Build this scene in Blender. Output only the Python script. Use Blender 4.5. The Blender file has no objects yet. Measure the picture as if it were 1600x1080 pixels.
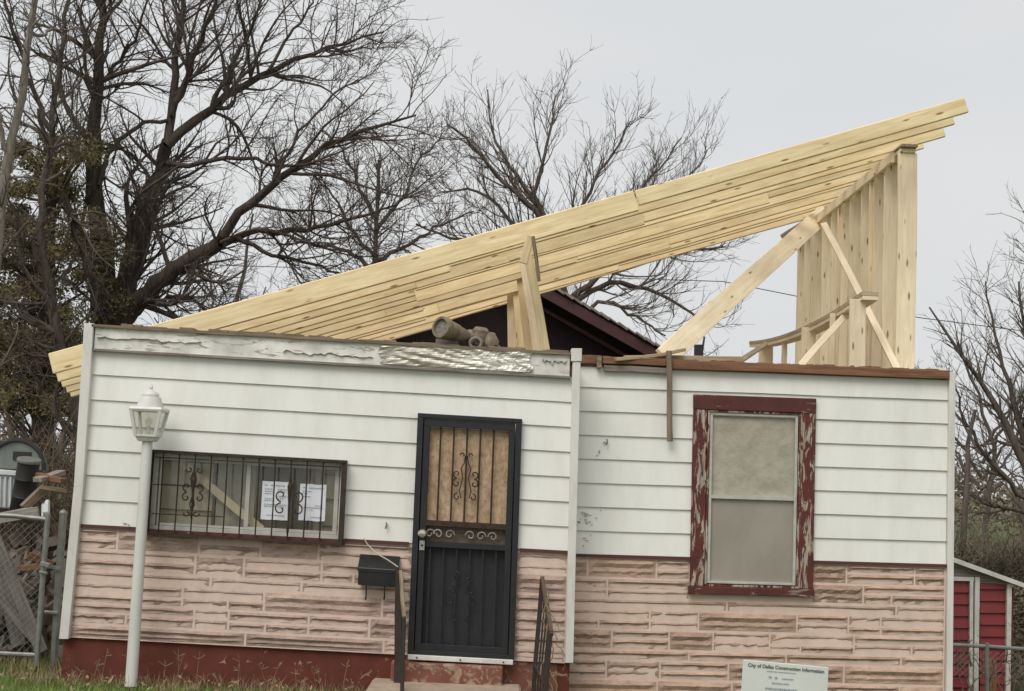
import bpy, math, random
import numpy as np
from mathutils import Vector, Matrix, noise as mnoise

random.seed(7); rng = np.random.default_rng(7)
scene = bpy.context.scene
R = math.radians

# ------------------------------------------------------------------ camera
F = 2000.0                       # focal length in photo pixels (1600 wide)
PITCH, ROLL = R(5.8), R(2.55)
CAM = Vector((0, -10.5, 1.8))
fwd = Vector((0, math.cos(PITCH), math.sin(PITCH)))
r0 = Vector((1, 0, 0)); u0 = Vector((0, -math.sin(PITCH), math.cos(PITCH)))
cr = r0*math.cos(ROLL) + u0*math.sin(ROLL)
cu = -r0*math.sin(ROLL) + u0*math.cos(ROLL)
cd = bpy.data.cameras.new('camera'); cam = bpy.data.objects.new('camera', cd)
scene.collection.objects.link(cam)
cam.matrix_world = Matrix(((cr.x, cu.x, -fwd.x, CAM.x), (cr.y, cu.y, -fwd.y, CAM.y), (cr.z, cu.z, -fwd.z, CAM.z), (0, 0, 0, 1)))
cd.sensor_width = 36; cd.lens = F/1600*36; cd.clip_end = 2000; cd.clip_start = 0.1
scene.camera = cam

# ------------------------------------------------------------------ light
SUN_EL, SUN_AZ = R(52), R(-28)   # azimuth measured from straight behind the camera, towards its left
world = bpy.data.worlds.new("World"); scene.world = world; world.use_nodes = True
wn = world.node_tree; wn.nodes.clear()
def wnode(t, **k):
    n = wn.nodes.new(t)
    for a, b in k.items(): setattr(n, a, b)
    return n
sky = wnode('ShaderNodeTexSky', sky_type='NISHITA'); sky.sun_disc = False
sky.sun_elevation = SUN_EL; sky.sun_rotation = R(180) - SUN_AZ
sky.dust_density = 4; sky.air_density = 1.2
tc = wnode('ShaderNodeTexCoord'); mp = wnode('ShaderNodeMapping'); mp.inputs['Scale'].default_value = (1, 1, 2.6)
nz = wnode('ShaderNodeTexNoise'); nz.inputs['Scale'].default_value = 1.7; nz.inputs['Detail'].default_value = 4; nz.inputs['Roughness'].default_value = .45
cl = wnode('ShaderNodeValToRGB')
cl.color_ramp.elements[0].position = .33; cl.color_ramp.elements[0].color = (7.0, 7.25, 7.55, 1)
cl.color_ramp.elements[1].position = .68; cl.color_ramp.elements[1].color = (7.8, 7.85, 7.85, 1)
mx = wnode('ShaderNodeMix', data_type='RGBA'); mx.inputs[0].default_value = .93
bg = wnode('ShaderNodeBackground'); bg.inputs['Strength'].default_value = .0705
wo = wnode('ShaderNodeOutputWorld')
L = wn.links.new
L(tc.outputs['Generated'], mp.inputs['Vector']); L(mp.outputs[0], nz.inputs['Vector']); L(nz.outputs['Fac'], cl.inputs['Fac'])
L(sky.outputs[0], mx.inputs[6]); L(cl.outputs[0], mx.inputs[7]); L(mx.outputs[2], bg.inputs['Color']); L(bg.outputs[0], wo.inputs[0])
sd = bpy.data.lights.new('sun', 'SUN'); sd.energy = 1.5; sd.angle = R(36); sd.color = (1, .97, .91)
so = bpy.data.objects.new('sun', sd); scene.collection.objects.link(so)
sdir = Vector((math.sin(SUN_AZ)*math.cos(SUN_EL), -math.cos(SUN_AZ)*math.cos(SUN_EL), math.sin(SUN_EL)))
so.rotation_euler = sdir.to_track_quat('Z', 'Y').to_euler()
vs = scene.view_settings; vs.view_transform = 'Standard'; vs.look = 'None'; vs.gamma = 1; vs.use_curve_mapping = False
vs.exposure = .5

# ------------------------------------------------------------------ mapping
def U(x, y, Y):
    """photo pixel seen at world depth Y"""
    d = fwd*F + cr*(x-800) + cu*(540-y)
    return CAM + d*((Y-CAM.y)/d.y)
YR = .42
def WL(s, t, dy=0):
    a = (121.5+2.95*t, 819.5-39.1*t); b = (887.5+1.1*t, 861.6-38.8*t)
    p = U(a[0]+(b[0]-a[0])*s, a[1]+(b[1]-a[1])*s, 0); p.y += dy; return p
def WR(s, t, dy=0):
    a = (898.4+.87*t, 866-37.35*t); b = (1477+.5*t, 882.5-36.7*t)
    p = U(a[0]+(b[0]-a[0])*s, a[1]+(b[1]-a[1])*s, YR); p.y += dy; return p

# ------------------------------------------------------------------ materials
MATS = {}
def newmat(name):
    m = bpy.data.materials.new(name); m.use_nodes = True
    nt = m.node_tree; b = nt.nodes['Principled BSDF']; MATS[name] = m
    return m, nt, b
def N(nt, t, **k):
    n = nt.nodes.new(t)
    for a, b in k.items():
        if isinstance(a, str) and hasattr(n, a) and a not in ('Scale',): setattr(n, a, b)
    return n
def coords(nt, scale=(1, 1, 1), kind='Object', randoff=True, rot=(0, 0, 0)):
    t = N(nt, 'ShaderNodeTexCoord'); m = N(nt, 'ShaderNodeMapping'); m.inputs['Scale'].default_value = scale; m.inputs['Rotation'].default_value = rot
    src = t.outputs[kind]
    if randoff:
        oi = N(nt, 'ShaderNodeObjectInfo'); mu = N(nt, 'ShaderNodeMath', operation='MULTIPLY'); mu.inputs[1].default_value = 37.0
        nt.links.new(oi.outputs['Random'], mu.inputs[0])
        ad = N(nt, 'ShaderNodeVectorMath', operation='ADD'); nt.links.new(src, ad.inputs[0]); nt.links.new(mu.outputs[0], ad.inputs[1]); src = ad.outputs[0]
    nt.links.new(src, m.inputs['Vector']); return m.outputs[0]
def noise(nt, vec, scale, detail=5, rough=.6, dist=0):
    n = N(nt, 'ShaderNodeTexNoise'); n.inputs['Scale'].default_value = scale; n.inputs['Detail'].default_value = detail
    n.inputs['Roughness'].default_value = rough; n.inputs['Distortion'].default_value = dist
    nt.links.new(vec, n.inputs['Vector']); return n.outputs['Fac']
def ramp(nt, fac, stops):
    r = N(nt, 'ShaderNodeValToRGB'); e = r.color_ramp.elements
    while len(e) < len(stops): e.new(.5)
    for i, (p, c) in enumerate(stops):
        e[i].position = p; e[i].color = (*c, 1) if not isinstance(c, (int, float)) else (c, c, c, 1)
    nt.links.new(fac, r.inputs['Fac']); return r.outputs['Color']
def mix(nt, fac, a, b, mode='MIX'):
    m = N(nt, 'ShaderNodeMix', data_type='RGBA', blend_type=mode)
    for s, v in ((0, fac), (6, a), (7, b)):
        if isinstance(v, (int, float)): m.inputs[s].default_value = v if s == 0 else (v, v, v, 1)
        elif isinstance(v, tuple): m.inputs[s].default_value = (*v, 1)
        else: nt.links.new(v, m.inputs[s])
    return m.outputs[2]
def bump(nt, b, h, dist=.01, strength=.6):
    n = N(nt, 'ShaderNodeBump'); n.inputs['Distance'].default_value = dist; n.inputs['Strength'].default_value = strength
    nt.links.new(h, n.inputs['Height']); nt.links.new(n.outputs[0], b.inputs['Normal'])
def objvar(nt, col, amt=.12):
    oi = N(nt, 'ShaderNodeObjectInfo'); mr = N(nt, 'ShaderNodeMapRange')
    mr.inputs['To Min'].default_value = 1-amt; mr.inputs['To Max'].default_value = 1+amt
    nt.links.new(oi.outputs['Random'], mr.inputs['Value'])
    hs = N(nt, 'ShaderNodeHueSaturation'); nt.links.new(mr.outputs[0], hs.inputs['Value']); nt.links.new(col, hs.inputs['Color'])
    return hs.outputs[0]
def setc(nt, b, c, rough=.7):
    if isinstance(c, tuple): b.inputs['Base Color'].default_value = (*c, 1)
    else: nt.links.new(c, b.inputs['Base Color'])
    b.inputs['Roughness'].default_value = rough

def wood(name, light, dark, knot=(.22, .11, .05), axis='x', knots=True, rough=.75, var=.12, grain=1):
    m, nt, b = newmat(name)
    sc = {'x': (1.2, 18*grain, 18*grain), 'z': (18*grain, 18*grain, 1.2), 'y': (18*grain, 1.2, 18*grain)}[axis]
    v = coords(nt, sc); g = noise(nt, v, 2.2, 8, .62, .6)
    c = ramp(nt, g, [(.3, dark), (.62, light)])
    v3 = coords(nt, (1, 1, 1)); blot = noise(nt, v3, 2.2, 3, .5)
    c = mix(nt, ramp(nt, blot, [(.35, .0), (.75, .35)]), c, tuple(x*.72 for x in dark))
    if knots:
        sc2 = {'x': (3.2, 13, 13), 'z': (13, 13, 3.2), 'y': (13, 3.2, 13)}[axis]
        vo = N(nt, 'ShaderNodeTexVoronoi'); vo.inputs['Scale'].default_value = 1.0
        nt.links.new(coords(nt, sc2), vo.inputs['Vector'])
        c = mix(nt, ramp(nt, vo.outputs['Distance'], [(.07, .95), (.16, 0)]), c, knot)
    c = objvar(nt, c, var); setc(nt, b, c, rough); bump(nt, b, g, .004, .5); return m
def painted(name, col, dirt, amt=.3, rough=.6, streak=True, scale=1, extra=None):
    m, nt, b = newmat(name)
    v = coords(nt, (3, 3, .8) if streak else (1, 1, 1)); n1 = noise(nt, v, 2*scale, 6, .65)
    c = mix(nt, ramp(nt, n1, [(.45, 0.), (.8, amt)]), col, dirt)
    n2 = noise(nt, coords(nt, (1, 1, 1)), 40*scale, 4, .6)
    c = mix(nt, ramp(nt, n2, [(.66, 0.), (.74, amt*.9)]), c, dirt)
    gp = N(nt, 'ShaderNodeNewGeometry'); mpp = N(nt, 'ShaderNodeMapping'); mpp.inputs['Scale'].default_value = (3.5, 3.5, .5); nt.links.new(gp.outputs['Position'], mpp.inputs['Vector'])
    gn = noise(nt, mpp.outputs[0], 1.0, 6, .7); gn2 = noise(nt, gp.outputs['Position'], .8, 3, .5)
    c = mix(nt, ramp(nt, gn, [(.5, 0.), (.75, .22)]), c, dirt); c = mix(nt, ramp(nt, gn2, [(.5, 0.), (.7, .14)]), c, dirt)
    setc(nt, b, objvar(nt, c, .02), rough); bump(nt, b, n2, .001, .35); return m
def peel(name, paint, under, thr=.5, axis='z', rough=.75, scale=1.):
    m, nt, b = newmat(name)
    sc = {'z': (7, 7, 1.3), 'x': (1.3, 7, 7), 'n': (3, 3, 3)}[axis]
    v = coords(nt, sc); n = noise(nt, v, 3*scale, 9, .72, .7)
    fac = ramp(nt, n, [(thr, 0.), (thr+.02, 1.)])
    gv = {'z': (30, 30, 2), 'x': (2, 30, 30), 'n': (9, 9, 9)}[axis]
    gr = noise(nt, coords(nt, gv), 2, 6, .7)
    uc = ramp(nt, gr, [(.3, tuple(x*.35 for x in under)), (.6, under)])
    pn = noise(nt, coords(nt, (1, 1, 1)), 5, 4, .6)
    pc = ramp(nt, pn, [(.3, tuple(x*.7 for x in paint)), (.7, tuple(x*1.15 for x in paint))])
    c = mix(nt, fac, pc, uc); setc(nt, b, c, rough)
    bump(nt, b, mix(nt, .5, fac, gr), .003, -.6); return m
def plain(name, col, rough=.6, metal=0, var=.25, scale=6, bmp=.4, ov=0):
    m, nt, b = newmat(name)
    n = noise(nt, coords(nt), scale, 6, .65)
    c = ramp(nt, n, [(.3, tuple(x*(1-var) for x in col)), (.7, tuple(min(1, x*(1+var*.6)) for x in col))])
    if ov: c = objvar(nt, c, ov)
    setc(nt, b, c, rough); b.inputs['Metallic'].default_value = metal; bump(nt, b, n, .003, bmp); return m

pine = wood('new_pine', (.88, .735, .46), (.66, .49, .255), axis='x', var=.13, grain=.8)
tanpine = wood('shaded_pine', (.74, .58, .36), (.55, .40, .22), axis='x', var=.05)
pine_pale = wood('pale_pine', (.90, .775, .56), (.74, .60, .39), axis='x', var=.09, grain=.8)
pine_thin = wood('fresh_pine_lath', (.86, .74, .55), (.70, .57, .38), axis='x', knots=False, var=.06)
oldwood = wood('weathered_wood', (.33, .25, .17), (.10, .07, .045), axis='x', knots=False, var=.15)
greywood = wood('grey_weathered_wood', (.34, .30, .26), (.12, .10, .085), axis='x', knots=False, var=.2)
brownwood = wood('exposed_brown_wood', (.27, .13, .065), (.12, .05, .024), axis='x', knots=False, var=.12)
osb = None
def _osb():
    m, nt, b = newmat('boarding_plywood')
    n = noise(nt, coords(nt, (3, 3, 1.6)), 7, 9, .78, .6); n2 = noise(nt, coords(nt), 22, 5, .7)
    c = ramp(nt, n, [(.3, (.24, .15, .085)), (.5, (.44, .30, .19)), (.68, (.60, .44, .295))])
    c = mix(nt, ramp(nt, n2, [(.5, 0.), (.7, .6)]), c, (.20, .10, .04))
    setc(nt, b, c, .7); bump(nt, b, n2, .003, .5); return m
osb = _osb()
white = painted('white_siding_paint', (.80, .79, .745), (.46, .43, .37), .26)
white_trim = painted('white_trim_paint', (.70, .68, .635), (.30, .26, .21), .5, .55)
lamp_white = painted('white_lamp_paint', (.68, .67, .63), (.34, .31, .26), .5, .45)
fascia_m = peel('peeling_white_fascia', (.76, .74, .68), (.50, .45, .37), .57, 'x')
red_peel = peel('peeling_red_paint', (.105, .021, .015), (.46, .39, .31), .515, 'z')
red_peel_h = peel('peeling_red_paint_sill', (.095, .022, .016), (.36, .30, .23), .60, 'x')
red_trim = painted('dark_red_strip_paint', (.09, .028, .022), (.05, .03, .02), .5, .7)
tanwood = wood('aged_tan_wood', (.52, .41, .27), (.30, .21, .12), knots=False, var=.1)
flash_m = plain('lifted_flashing_edge', (.46, .43, .37), .8, 0, .3, 20, .4)
found_m = peel('red_foundation_paint', (.125, .028, .016), (.40, .25, .17), .61, 'n', .85, 1.)
found_b = peel('worn_brick_red_base', (.20, .075, .05), (.36, .25, .17), .53, 'n', .85, 1.2)
black_m = plain('black_door_paint', (.014, .015, .017), .5, 0, .4, 8, .3)
black_panel = plain('black_door_panel', (.018, .020, .023), .6, 0, .35, 14, .4)
iron = plain('rusty_dark_iron', (.045, .028, .018), .7, .2, .5, 20, .5)
box_black = plain('black_mailbox_enamel', (.012, .011, .011), .42, 0, .4, 9, .3)
galv = plain('galvanised_steel', (.27, .27, .25), .5, .6, .25, 14, .4)
alu = plain('window_aluminium', (.50, .485, .44), .45, .1, .18, 10, .3)
concrete = plain('old_concrete', (.40, .31, .23), .9, 0, .3, 7, .8)
mortar = plain('pink_mortar', (.68, .525, .44), .95, 0, .12, 8, .6)
dark_in = plain('attic_shade_boards', (.014, .005, .005), .9, 0, .4, 3, .3)  # near-black colour stands in for the shade inside an open attic
maroon = plain('maroon_bargeboard', (.05, .013, .012), .7, 0, .3, 3, .3)
shingle = plain('old_shingles', (.21, .17, .15), .95, 0, .45, 6, .8, .3)
room_m = plain('room_wall', (.74, .67, .54), .9, 0, .15, 2, .2)
room_dk = plain('room_dark_door', (.13, .10, .075), .8, 0, .3, 3, .2)
room_tan = plain('room_tan_shelf', (.76, .65, .52), .8, 0, .2, 3, .2)
curtain_m = plain('grey_curtain', (.48, .45, .40), .9, 0, .3, 5, .3)
paper_m = plain('paper', (.78, .79, .84), .8, 0, .04, 8, .1)
ink = plain('grey_ink', (.30, .31, .36), .8, 0, .1, 30, 0)
ink_dk = plain('green_grey_ink', (.06, .085, .07), .8, 0, .2, 30, 0)
board_white = plain('sign_board', (.66, .68, .63), .5, 0, .05, 3, .1)
red_metal = plain('red_shed_metal', (.21, .018, .018), .5, 0, .22, 4, .2)
trim_w = plain('shed_white_trim', (.62, .60, .55), .6, 0, .2, 6, .3)
pipe_m = plain('weathered_vent_metal', (.25, .195, .14), .75, .15, .5, 14, .8)
grey_green = plain('grey_green_plastic', (.15, .175, .155), .6, 0, .3, 5, .3)
rail_m = plain('dark_rail_paint', (.035, .024, .018), .75, 0, .4, 14, .5)
stain_m = plain('grey_stain', (.40, .38, .33), .9, 0, .3, 40, .2)
drum_black = plain('black_barrel_plastic', (.016, .014, .013), .55, 0, .3, 8, .3)
tin_white = plain('white_tub_plastic', (.60, .62, .62), .5, 0, .15, 6, .2)
green_m = plain('dark_green_bin', (.03, .05, .035), .6, 0, .3, 6, .2)
rope_m = plain('pale_wire', (.50, .44, .33), .8, 0, .2, 20, .2)
brush_m = plain('dry_brush', (.17, .125, .085), .95, 0, .4, 3, .5)
rubble_m = plain('rubble', (.12, .095, .07), .95, 0, .5, 6, .8)
def stone_mat(name, a, b_, c_):
    m, nt, b = newmat(name)
    n = noise(nt, coords(nt, (1, 1, 2.2)), 8, 9, .75, .4); n2 = noise(nt, coords(nt), 55, 5, .7)
    c = ramp(nt, n, [(.28, a), (.5, b_), (.72, c_)])
    c = mix(nt, ramp(nt, n2, [(.55, 0.), (.72, .5)]), c, tuple(x*.55 for x in a))
    gp = N(nt, 'ShaderNodeNewGeometry'); gn = noise(nt, gp.outputs['Position'], 1.3, 5, .65)
    c = mix(nt, ramp(nt, gn, [(.42, 0.), (.72, .45)]), c, tuple(x*.9 for x in a))
    setc(nt, b, objvar(nt, c, .13), .95); bump(nt, b, mix(nt, .45, n, n2), .018, .9); return m
stone_l = stone_mat('pink_cast_stone', (.26, .17, .135), (.47, .34, .285), (.61, .465, .395))
stone_r = stone_mat('tan_cast_stone', (.27, .17, .12), (.48, .335, .25), (.62, .46, .355))
def foil():
    m, nt, b = newmat('crumpled_aluminium'); n = noise(nt, coords(nt, (1, 1, 3)), 5, 6, .65, 1.5)
    c = ramp(nt, n, [(.3, (.40, .37, .31)), (.6, (.78, .75, .68))]); sp = N(nt, 'ShaderNodeSeparateXYZ'); nt.links.new(N(nt, 'ShaderNodeTexCoord').outputs['Generated'], sp.inputs[0])
    c = mix(nt, ramp(nt, sp.outputs[0], [(.25, .65), (.62, 0.)]), c, (.34, .31, .25))
    setc(nt, b, c, .42); b.inputs['Metallic'].default_value = .5; bump(nt, b, n, .02, .4); return m
foil_m = foil()
def sheetm():
    m, nt, b = newmat('wrinkled_window_sheet'); n = noise(nt, coords(nt), 9, 7, .7, .15)
    c = ramp(nt, n, [(.3, (.32, .285, .22)), (.7, (.45, .41, .33))]); setc(nt, b, c, .55); bump(nt, b, n, .02, .5); return m
sheet_m = sheetm()
def screenm():
    m, nt, b = newmat('grey_insect_screen'); n = noise(nt, coords(nt, (1, 1, .6)), 3, 5, .6)
    c = ramp(nt, n, [(.3, (.27, .245, .20)), (.7, (.34, .31, .255))])
    setc(nt, b, c, .5); return m
screen_m = screenm()
def glassm(name='window_glass', refl=.06):
    m = bpy.data.materials.new(name); m.use_nodes = True; nt = m.node_tree; nt.nodes.clear()
    o = N(nt, 'ShaderNodeOutputMaterial'); t = N(nt, 'ShaderNodeBsdfTransparent'); g = N(nt, 'ShaderNodeBsdfGlossy'); g.inputs['Roughness'].default_value = .12
    t.inputs[0].default_value = (.95, .95, .92, 1)
    d = N(nt, 'ShaderNodeBsdfDiffuse'); d.inputs[0].default_value = (.45, .42, .36, 1)
    n = noise(nt, coords(nt), 5, 6, .7); rr = ramp(nt, n, [(.4, .02), (.75, .12)])
    m1 = N(nt, 'ShaderNodeMixShader'); m1.inputs[0].default_value = refl; nt.links.new(t.outputs[0], m1.inputs[1]); nt.links.new(g.outputs[0], m1.inputs[2])
    m2 = N(nt, 'ShaderNodeMixShader'); nt.links.new(rr, m2.inputs[0]); nt.links.new(m1.outputs[0], m2.inputs[1]); nt.links.new(d.outputs[0], m2.inputs[2])
    nt.links.new(m2.outputs[0], o.inputs[0]); return m
glass_m = glassm()
def bark(name, a, b_):
    m, nt, b = newmat(name); n = noise(nt, coords(nt, (6, 6, 1.2), randoff=False), 3, 7, .7, .5)
    c = ramp(nt, n, [(.35, a), (.65, b_)]); setc(nt, b, c, .95); bump(nt, b, n, .03, .8); return m
bark_dark = bark('dark_bark', (.03, .022, .017), (.105, .08, .062))
twig_dark = bark('dark_twig_bark', (.065, .05, .041), (.145, .113, .094))
bark_mid = bark('grey_bark', (.06, .046, .036), (.15, .12, .10))
twig_mid = bark('grey_twig_bark', (.10, .08, .066), (.20, .165, .14))
bark_pale = bark('pale_bark', (.12, .10, .08), (.27, .24, .20))
def leafm(name, a, b_):
    m, nt, b = newmat(name); n = noise(nt, coords(nt, randoff=False), 1.4, 5, .7); n2 = noise(nt, coords(nt, randoff=False), 14, 3, .7)
    c = ramp(nt, mix(nt, .5, n, n2), [(.35, a), (.62, b_)]); setc(nt, b, c, .8); return m
ever_m = leafm('evergreen_foliage', (.085, .075, .03), (.23, .19, .085))
grass_m = leafm('grass_blade', (.10, .18, .03), (.24, .33, .075))
dry_m = leafm('dry_weed', (.16, .11, .055), (.38, .29, .16))
hedge_m = leafm('bare_thicket', (.08, .064, .042), (.20, .165, .11))
def groundm():
    m, nt, b = newmat('lawn_soil'); v = coords(nt, kind='Object', randoff=False); n = noise(nt, v, 1.1, 7, .7); n2 = noise(nt, v, 24, 5, .7)
    c = ramp(nt, n, [(.35, (.10, .10, .04)), (.6, (.085, .12, .03))]); c = mix(nt, ramp(nt, n2, [(.5, 0.), (.7, .7)]), c, (.20, .16, .09))
    setc(nt, b, c, .95); bump(nt, b, n2, .03, .7); return m
ground_m = groundm()

# ------------------------------------------------------------------ builders
COL = scene.collection
def tag(o, label=None, cat=None, group=None, kind=None):
    if label: o['label'] = label
    if cat: o['category'] = cat
    if group: o['group'] = group
    if kind: o['kind'] = kind
    return o
def empty(name, loc, label, cat, group=None):
    o = bpy.data.objects.new(name, None); o.empty_display_size = .2; COL.objects.link(o); o.location = loc; WLOC[o.name] = Vector(loc)
    return tag(o, label, cat, group)
WLOC = {}
def wl(o): return WLOC.get(o.name, Vector((0, 0, 0))) if o else Vector((0, 0, 0))
class MB:
    def __init__(s): s.v = []; s.f = []
    def add(s, vs, fs):
        k = len(s.v); s.v += [Vector(v) for v in vs]; s.f += [tuple(i+k for i in f) for f in fs]; return s
    def hexa(s, c8):   # front bl br tr tl, back bl br tr tl
        return s.add(c8, [(0, 1, 2, 3), (5, 4, 7, 6), (4, 0, 3, 7), (1, 5, 6, 2), (3, 2, 6, 7), (4, 5, 1, 0)])
    def slab(s, W, s0, s1, t0, t1, d0, d1, seg=1, d0top=None):
        d0t = d0 if d0top is None else d0top
        for k in range(seg):
            a = s0+(s1-s0)*k/seg; b = s0+(s1-s0)*(k+1)/seg
            s.hexa([W(a, t0, d0), W(b, t0, d0), W(b, t1, d0t), W(a, t1, d0t), W(a, t0, d1), W(b, t0, d1), W(b, t1, d1), W(a, t1, d1)])
        return s
    def box(s, c, size, rot=None):
        x, y, z = [q/2 for q in size]
        P = [Vector(p) for p in ((-x, -y, -z), (x, -y, -z), (x, -y, z), (-x, -y, z), (-x, y, -z), (x, y, -z), (x, y, z), (-x, y, z))]
        if rot is not None: P = [rot @ p for p in P]
        return s.hexa([p+Vector(c) for p in P])
    def bar(s, a, b, w, h, up=(0, 0, 1)):
        a = Vector(a); b = Vector(b); d = (b-a).normalized(); up = Vector(up); x = d.cross(up)
        if x.length < 1e-4: x = d.cross(Vector((0, 1, 0)))
        x.normalize(); z = x.cross(d); x = x*w/2; z = z*h/2
        return s.hexa([a-x-z, b-x-z, b-x+z, a-x+z, a+x-z, b+x-z, b+x+z, a+x+z])
    def tube(s, pts, r, n=6, caps=True):
        pts = [Vector(p) for p in pts]; rs = r if isinstance(r, (list, tuple)) else [r]*len(pts)
        k = len(s.v); m = len(pts); X = None
        for i, p in enumerate(pts):
            d = (pts[min(i+1, m-1)]-pts[max(i-1, 0)])
            d = d.normalized() if d.length > 1e-9 else Vector((0, 0, 1))
            if X is None:
                X = d.cross(Vector((.13, .91, .37))); X.normalize()
            X = (X-d*X.dot(d)).normalized(); Z = d.cross(X)
            for j in range(n):
                a = 2*math.pi*j/n; s.v.append(p+(X*math.cos(a)+Z*math.sin(a))*rs[i])
        for i in range(m-1):
            for j in range(n):
                a = k+i*n+j; b = k+i*n+(j+1) % n; s.f.append((a, b, b+n, a+n))
        if caps: s.f.append(tuple(k+j for j in range(n))[::-1]); s.f.append(tuple(k+(m-1)*n+j for j in range(n)))
        return s
    def build(s, name, m, parent=None, smooth=False, bev=0, label=None):
        c = sum(s.v, Vector())/max(1, len(s.v)); me = bpy.data.meshes.new(name)
        me.from_pydata([tuple(v-c) for v in s.v], [], s.f); me.materials.append(m)
        if smooth: me.shade_smooth(); me.set_sharp_from_angle(angle=R(38))
        o = bpy.data.objects.new(name, me); COL.objects.link(o)
        o.location = c-wl(parent); o.parent = parent; WLOC[o.name] = c
        if bev:
            mod = o.modifiers.new('bevel', 'BEVEL'); mod.width = bev; mod.segments = 1; mod.limit_method = 'ANGLE'
        if label: o['label'] = label
        return o
def lumber(name, a, b, h, w, m, parent, up=(0, 0, 1), bow=.008, seg=8, label=None, twist=0):
    """board from a to b: h = size along up, w = other size; local x runs along it"""
    a = Vector(a); b = Vector(b); ln = (b-a).length; d = (b-a)/ln; y = Vector(up).cross(d)
    if y.length < 1e-4: y = Vector((1, 0, 0))
    y.normalize(); z = d.cross(y)
    if twist:
        q = Matrix.Rotation(twist, 3, d); y = q @ y; z = q @ z
    vs = []; fs = []; ph = random.random()*6; sg = random.choice((-1, 1))*bow*random.random()
    for i in range(seg+1):
        u = i/seg; x = (u-.5)*ln; oz = sg*math.sin(math.pi*u)+.0015*math.sin(9*u+ph); oy = sg*.6*math.sin(2*math.pi*u+ph)
        for (p, q2) in ((-1, -1), (1, -1), (1, 1), (-1, 1)): vs.append((x, oy+p*w/2, oz+q2*h/2))
    for i in range(seg):
        for j in range(4):
            p = i*4+j; q2 = i*4+(j+1) % 4; fs.append((p, p+4, q2+4, q2))
    fs.append((0, 1, 2, 3)); fs.append(tuple(seg*4+j for j in (3, 2, 1, 0)))
    me = bpy.data.meshes.new(name); me.from_pydata(vs, [], fs); me.materials.append(m)
    o = bpy.data.objects.new(name, me); COL.objects.link(o); o.parent = parent
    c = (a+b)/2; o.rotation_mode = 'QUATERNION'
    o.rotation_quaternion = Matrix((d, y, z)).transposed().to_quaternion()
    o.location = c-wl(parent); WLOC[o.name] = c
    mod = o.modifiers.new('bevel', 'BEVEL'); mod.width = .008 if name == 'rafter' else min(.004, w*.12); mod.segments = 1; mod.limit_method = 'ANGLE'
    if label: o['label'] = label
    return o
def lathe(mb, a, b, prof, n=20):
    """prof: list of (u along a->b, radius)"""
    a = Vector(a); b = Vector(b); d = (b-a).normalized(); X = d.cross(Vector((.13, .91, .37))).normalized(); Z = d.cross(X); k = len(mb.v)
    for u, r in prof:
        for j in range(n):
            q = 2*math.pi*j/n; mb.v.append(a+(b-a)*u+(X*math.cos(q)+Z*math.sin(q))*r)
    for i in range(len(prof)-1):
        for j in range(n):
            p = k+i*n+j; q = k+i*n+(j+1) % n; mb.f.append((p, q, q+n, p+n))
    m = len(prof)-1; mb.f.append(tuple(k+j for j in range(n))[::-1]); mb.f.append(tuple(k+m*n+j for j in range(n)))
    return mb

# ================================================================= GROUND
def sst(q): q = min(1, max(0, q)); return q*q*(3-2*q)
def gz(x, y): return -.85*sst((x-3.75)/.9)*sst((y+.4)/1.6)
gm = MB(); xs = [-600, -60, -15]+[-8+.5*i for i in range(49)]+[20, 60, 600]; ys = [-60, -15]+[-5+.4*i for i in range(56)]+[22, 40, 150, 1500]
gm.add([(x, y, gz(x, y)) for y in ys for x in xs], [(j*len(xs)+i, j*len(xs)+i+1, (j+1)*len(xs)+i+1, (j+1)*len(xs)+i) for j in range(len(ys)-1) for i in range(len(xs)-1)])
tag(gm.build('ground', ground_m), 'brown and green lawn ground running back past the house', None, None, 'structure')

# ================================================================= HOUSE
base = WL(.5, -4.5); 
house = empty('house', (0, 0, 0), 'small white clapboard house with pink stone veneer and its roof torn off', 'house')
# openings (s0,s1,t0,t1)
DO = (.690, .892, -4.4, 5.05); WI = (.150, .538, -.05, 3.02)
RW = (.335, .615, -1.2, 6.0)
def minus(a, b, cuts):
    iv = [(a, b)]
    for c0, c1 in cuts:
        nv = []
        for x0, x1 in iv:
            if c1 <= x0 or c0 >= x1: nv.append((x0, x1)); continue
            if c0 > x0: nv.append((x0, c0))
            if c1 < x1: nv.append((c1, x1))
        iv = nv
    return iv
def wall_core(W, s0, s1, tb, tt, ops, name, m, d0, d1):
    mb = MB(); ts = sorted({tb, tt, *[o[2] for o in ops], *[o[3] for o in ops]}); ts = [t for t in ts if tb <= t <= tt]
    for a, b in zip(ts[:-1], ts[1:]):
        mid = (a+b)/2
        for x0, x1 in minus(s0, s1, [(o[0], o[1]) for o in ops if o[2] < mid < o[3]]): mb.slab(W, x0, x1, a, b, d0, d1)
    return mb.build(name, m, house)
wall_core(WL, -.0, 1.0, -4.5, 0, [(DO[0], DO[1], -4.4, 5), WI], 'mortar_bed', mortar, -.016, .1)
wall_core(WL, -.01, 1.0, 0, 7.9, [DO, WI], 'sheathing', oldwood, .003, .1)
wall_core(WR, -.06, 1.0, -6.6, 0, [RW], 'mortar_bed', mortar, -.016, .1)
wall_core(WR, -.06, 1.005, 0, 8.2, [RW], 'sheathing', oldwood, .003, .1)
# foundation
mb = MB(); mb.slab(WL, -.012, 1.01, -6.3, -4.53, .012, .3, 1); mb.build('foundation', found_m, house)
mb = MB(); mb.slab(WL, DO[0]-.02, .985, -6.3, -4.55, .006, .05, 1); mb.build('foundation', found_b, house, label='worn brick red base below the door')
mb = MB(); mb.slab(WR, -.06, 1.0, -7.6, -6.55, .012, .3, 1); mb.build('foundation', found_b, house)

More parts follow.
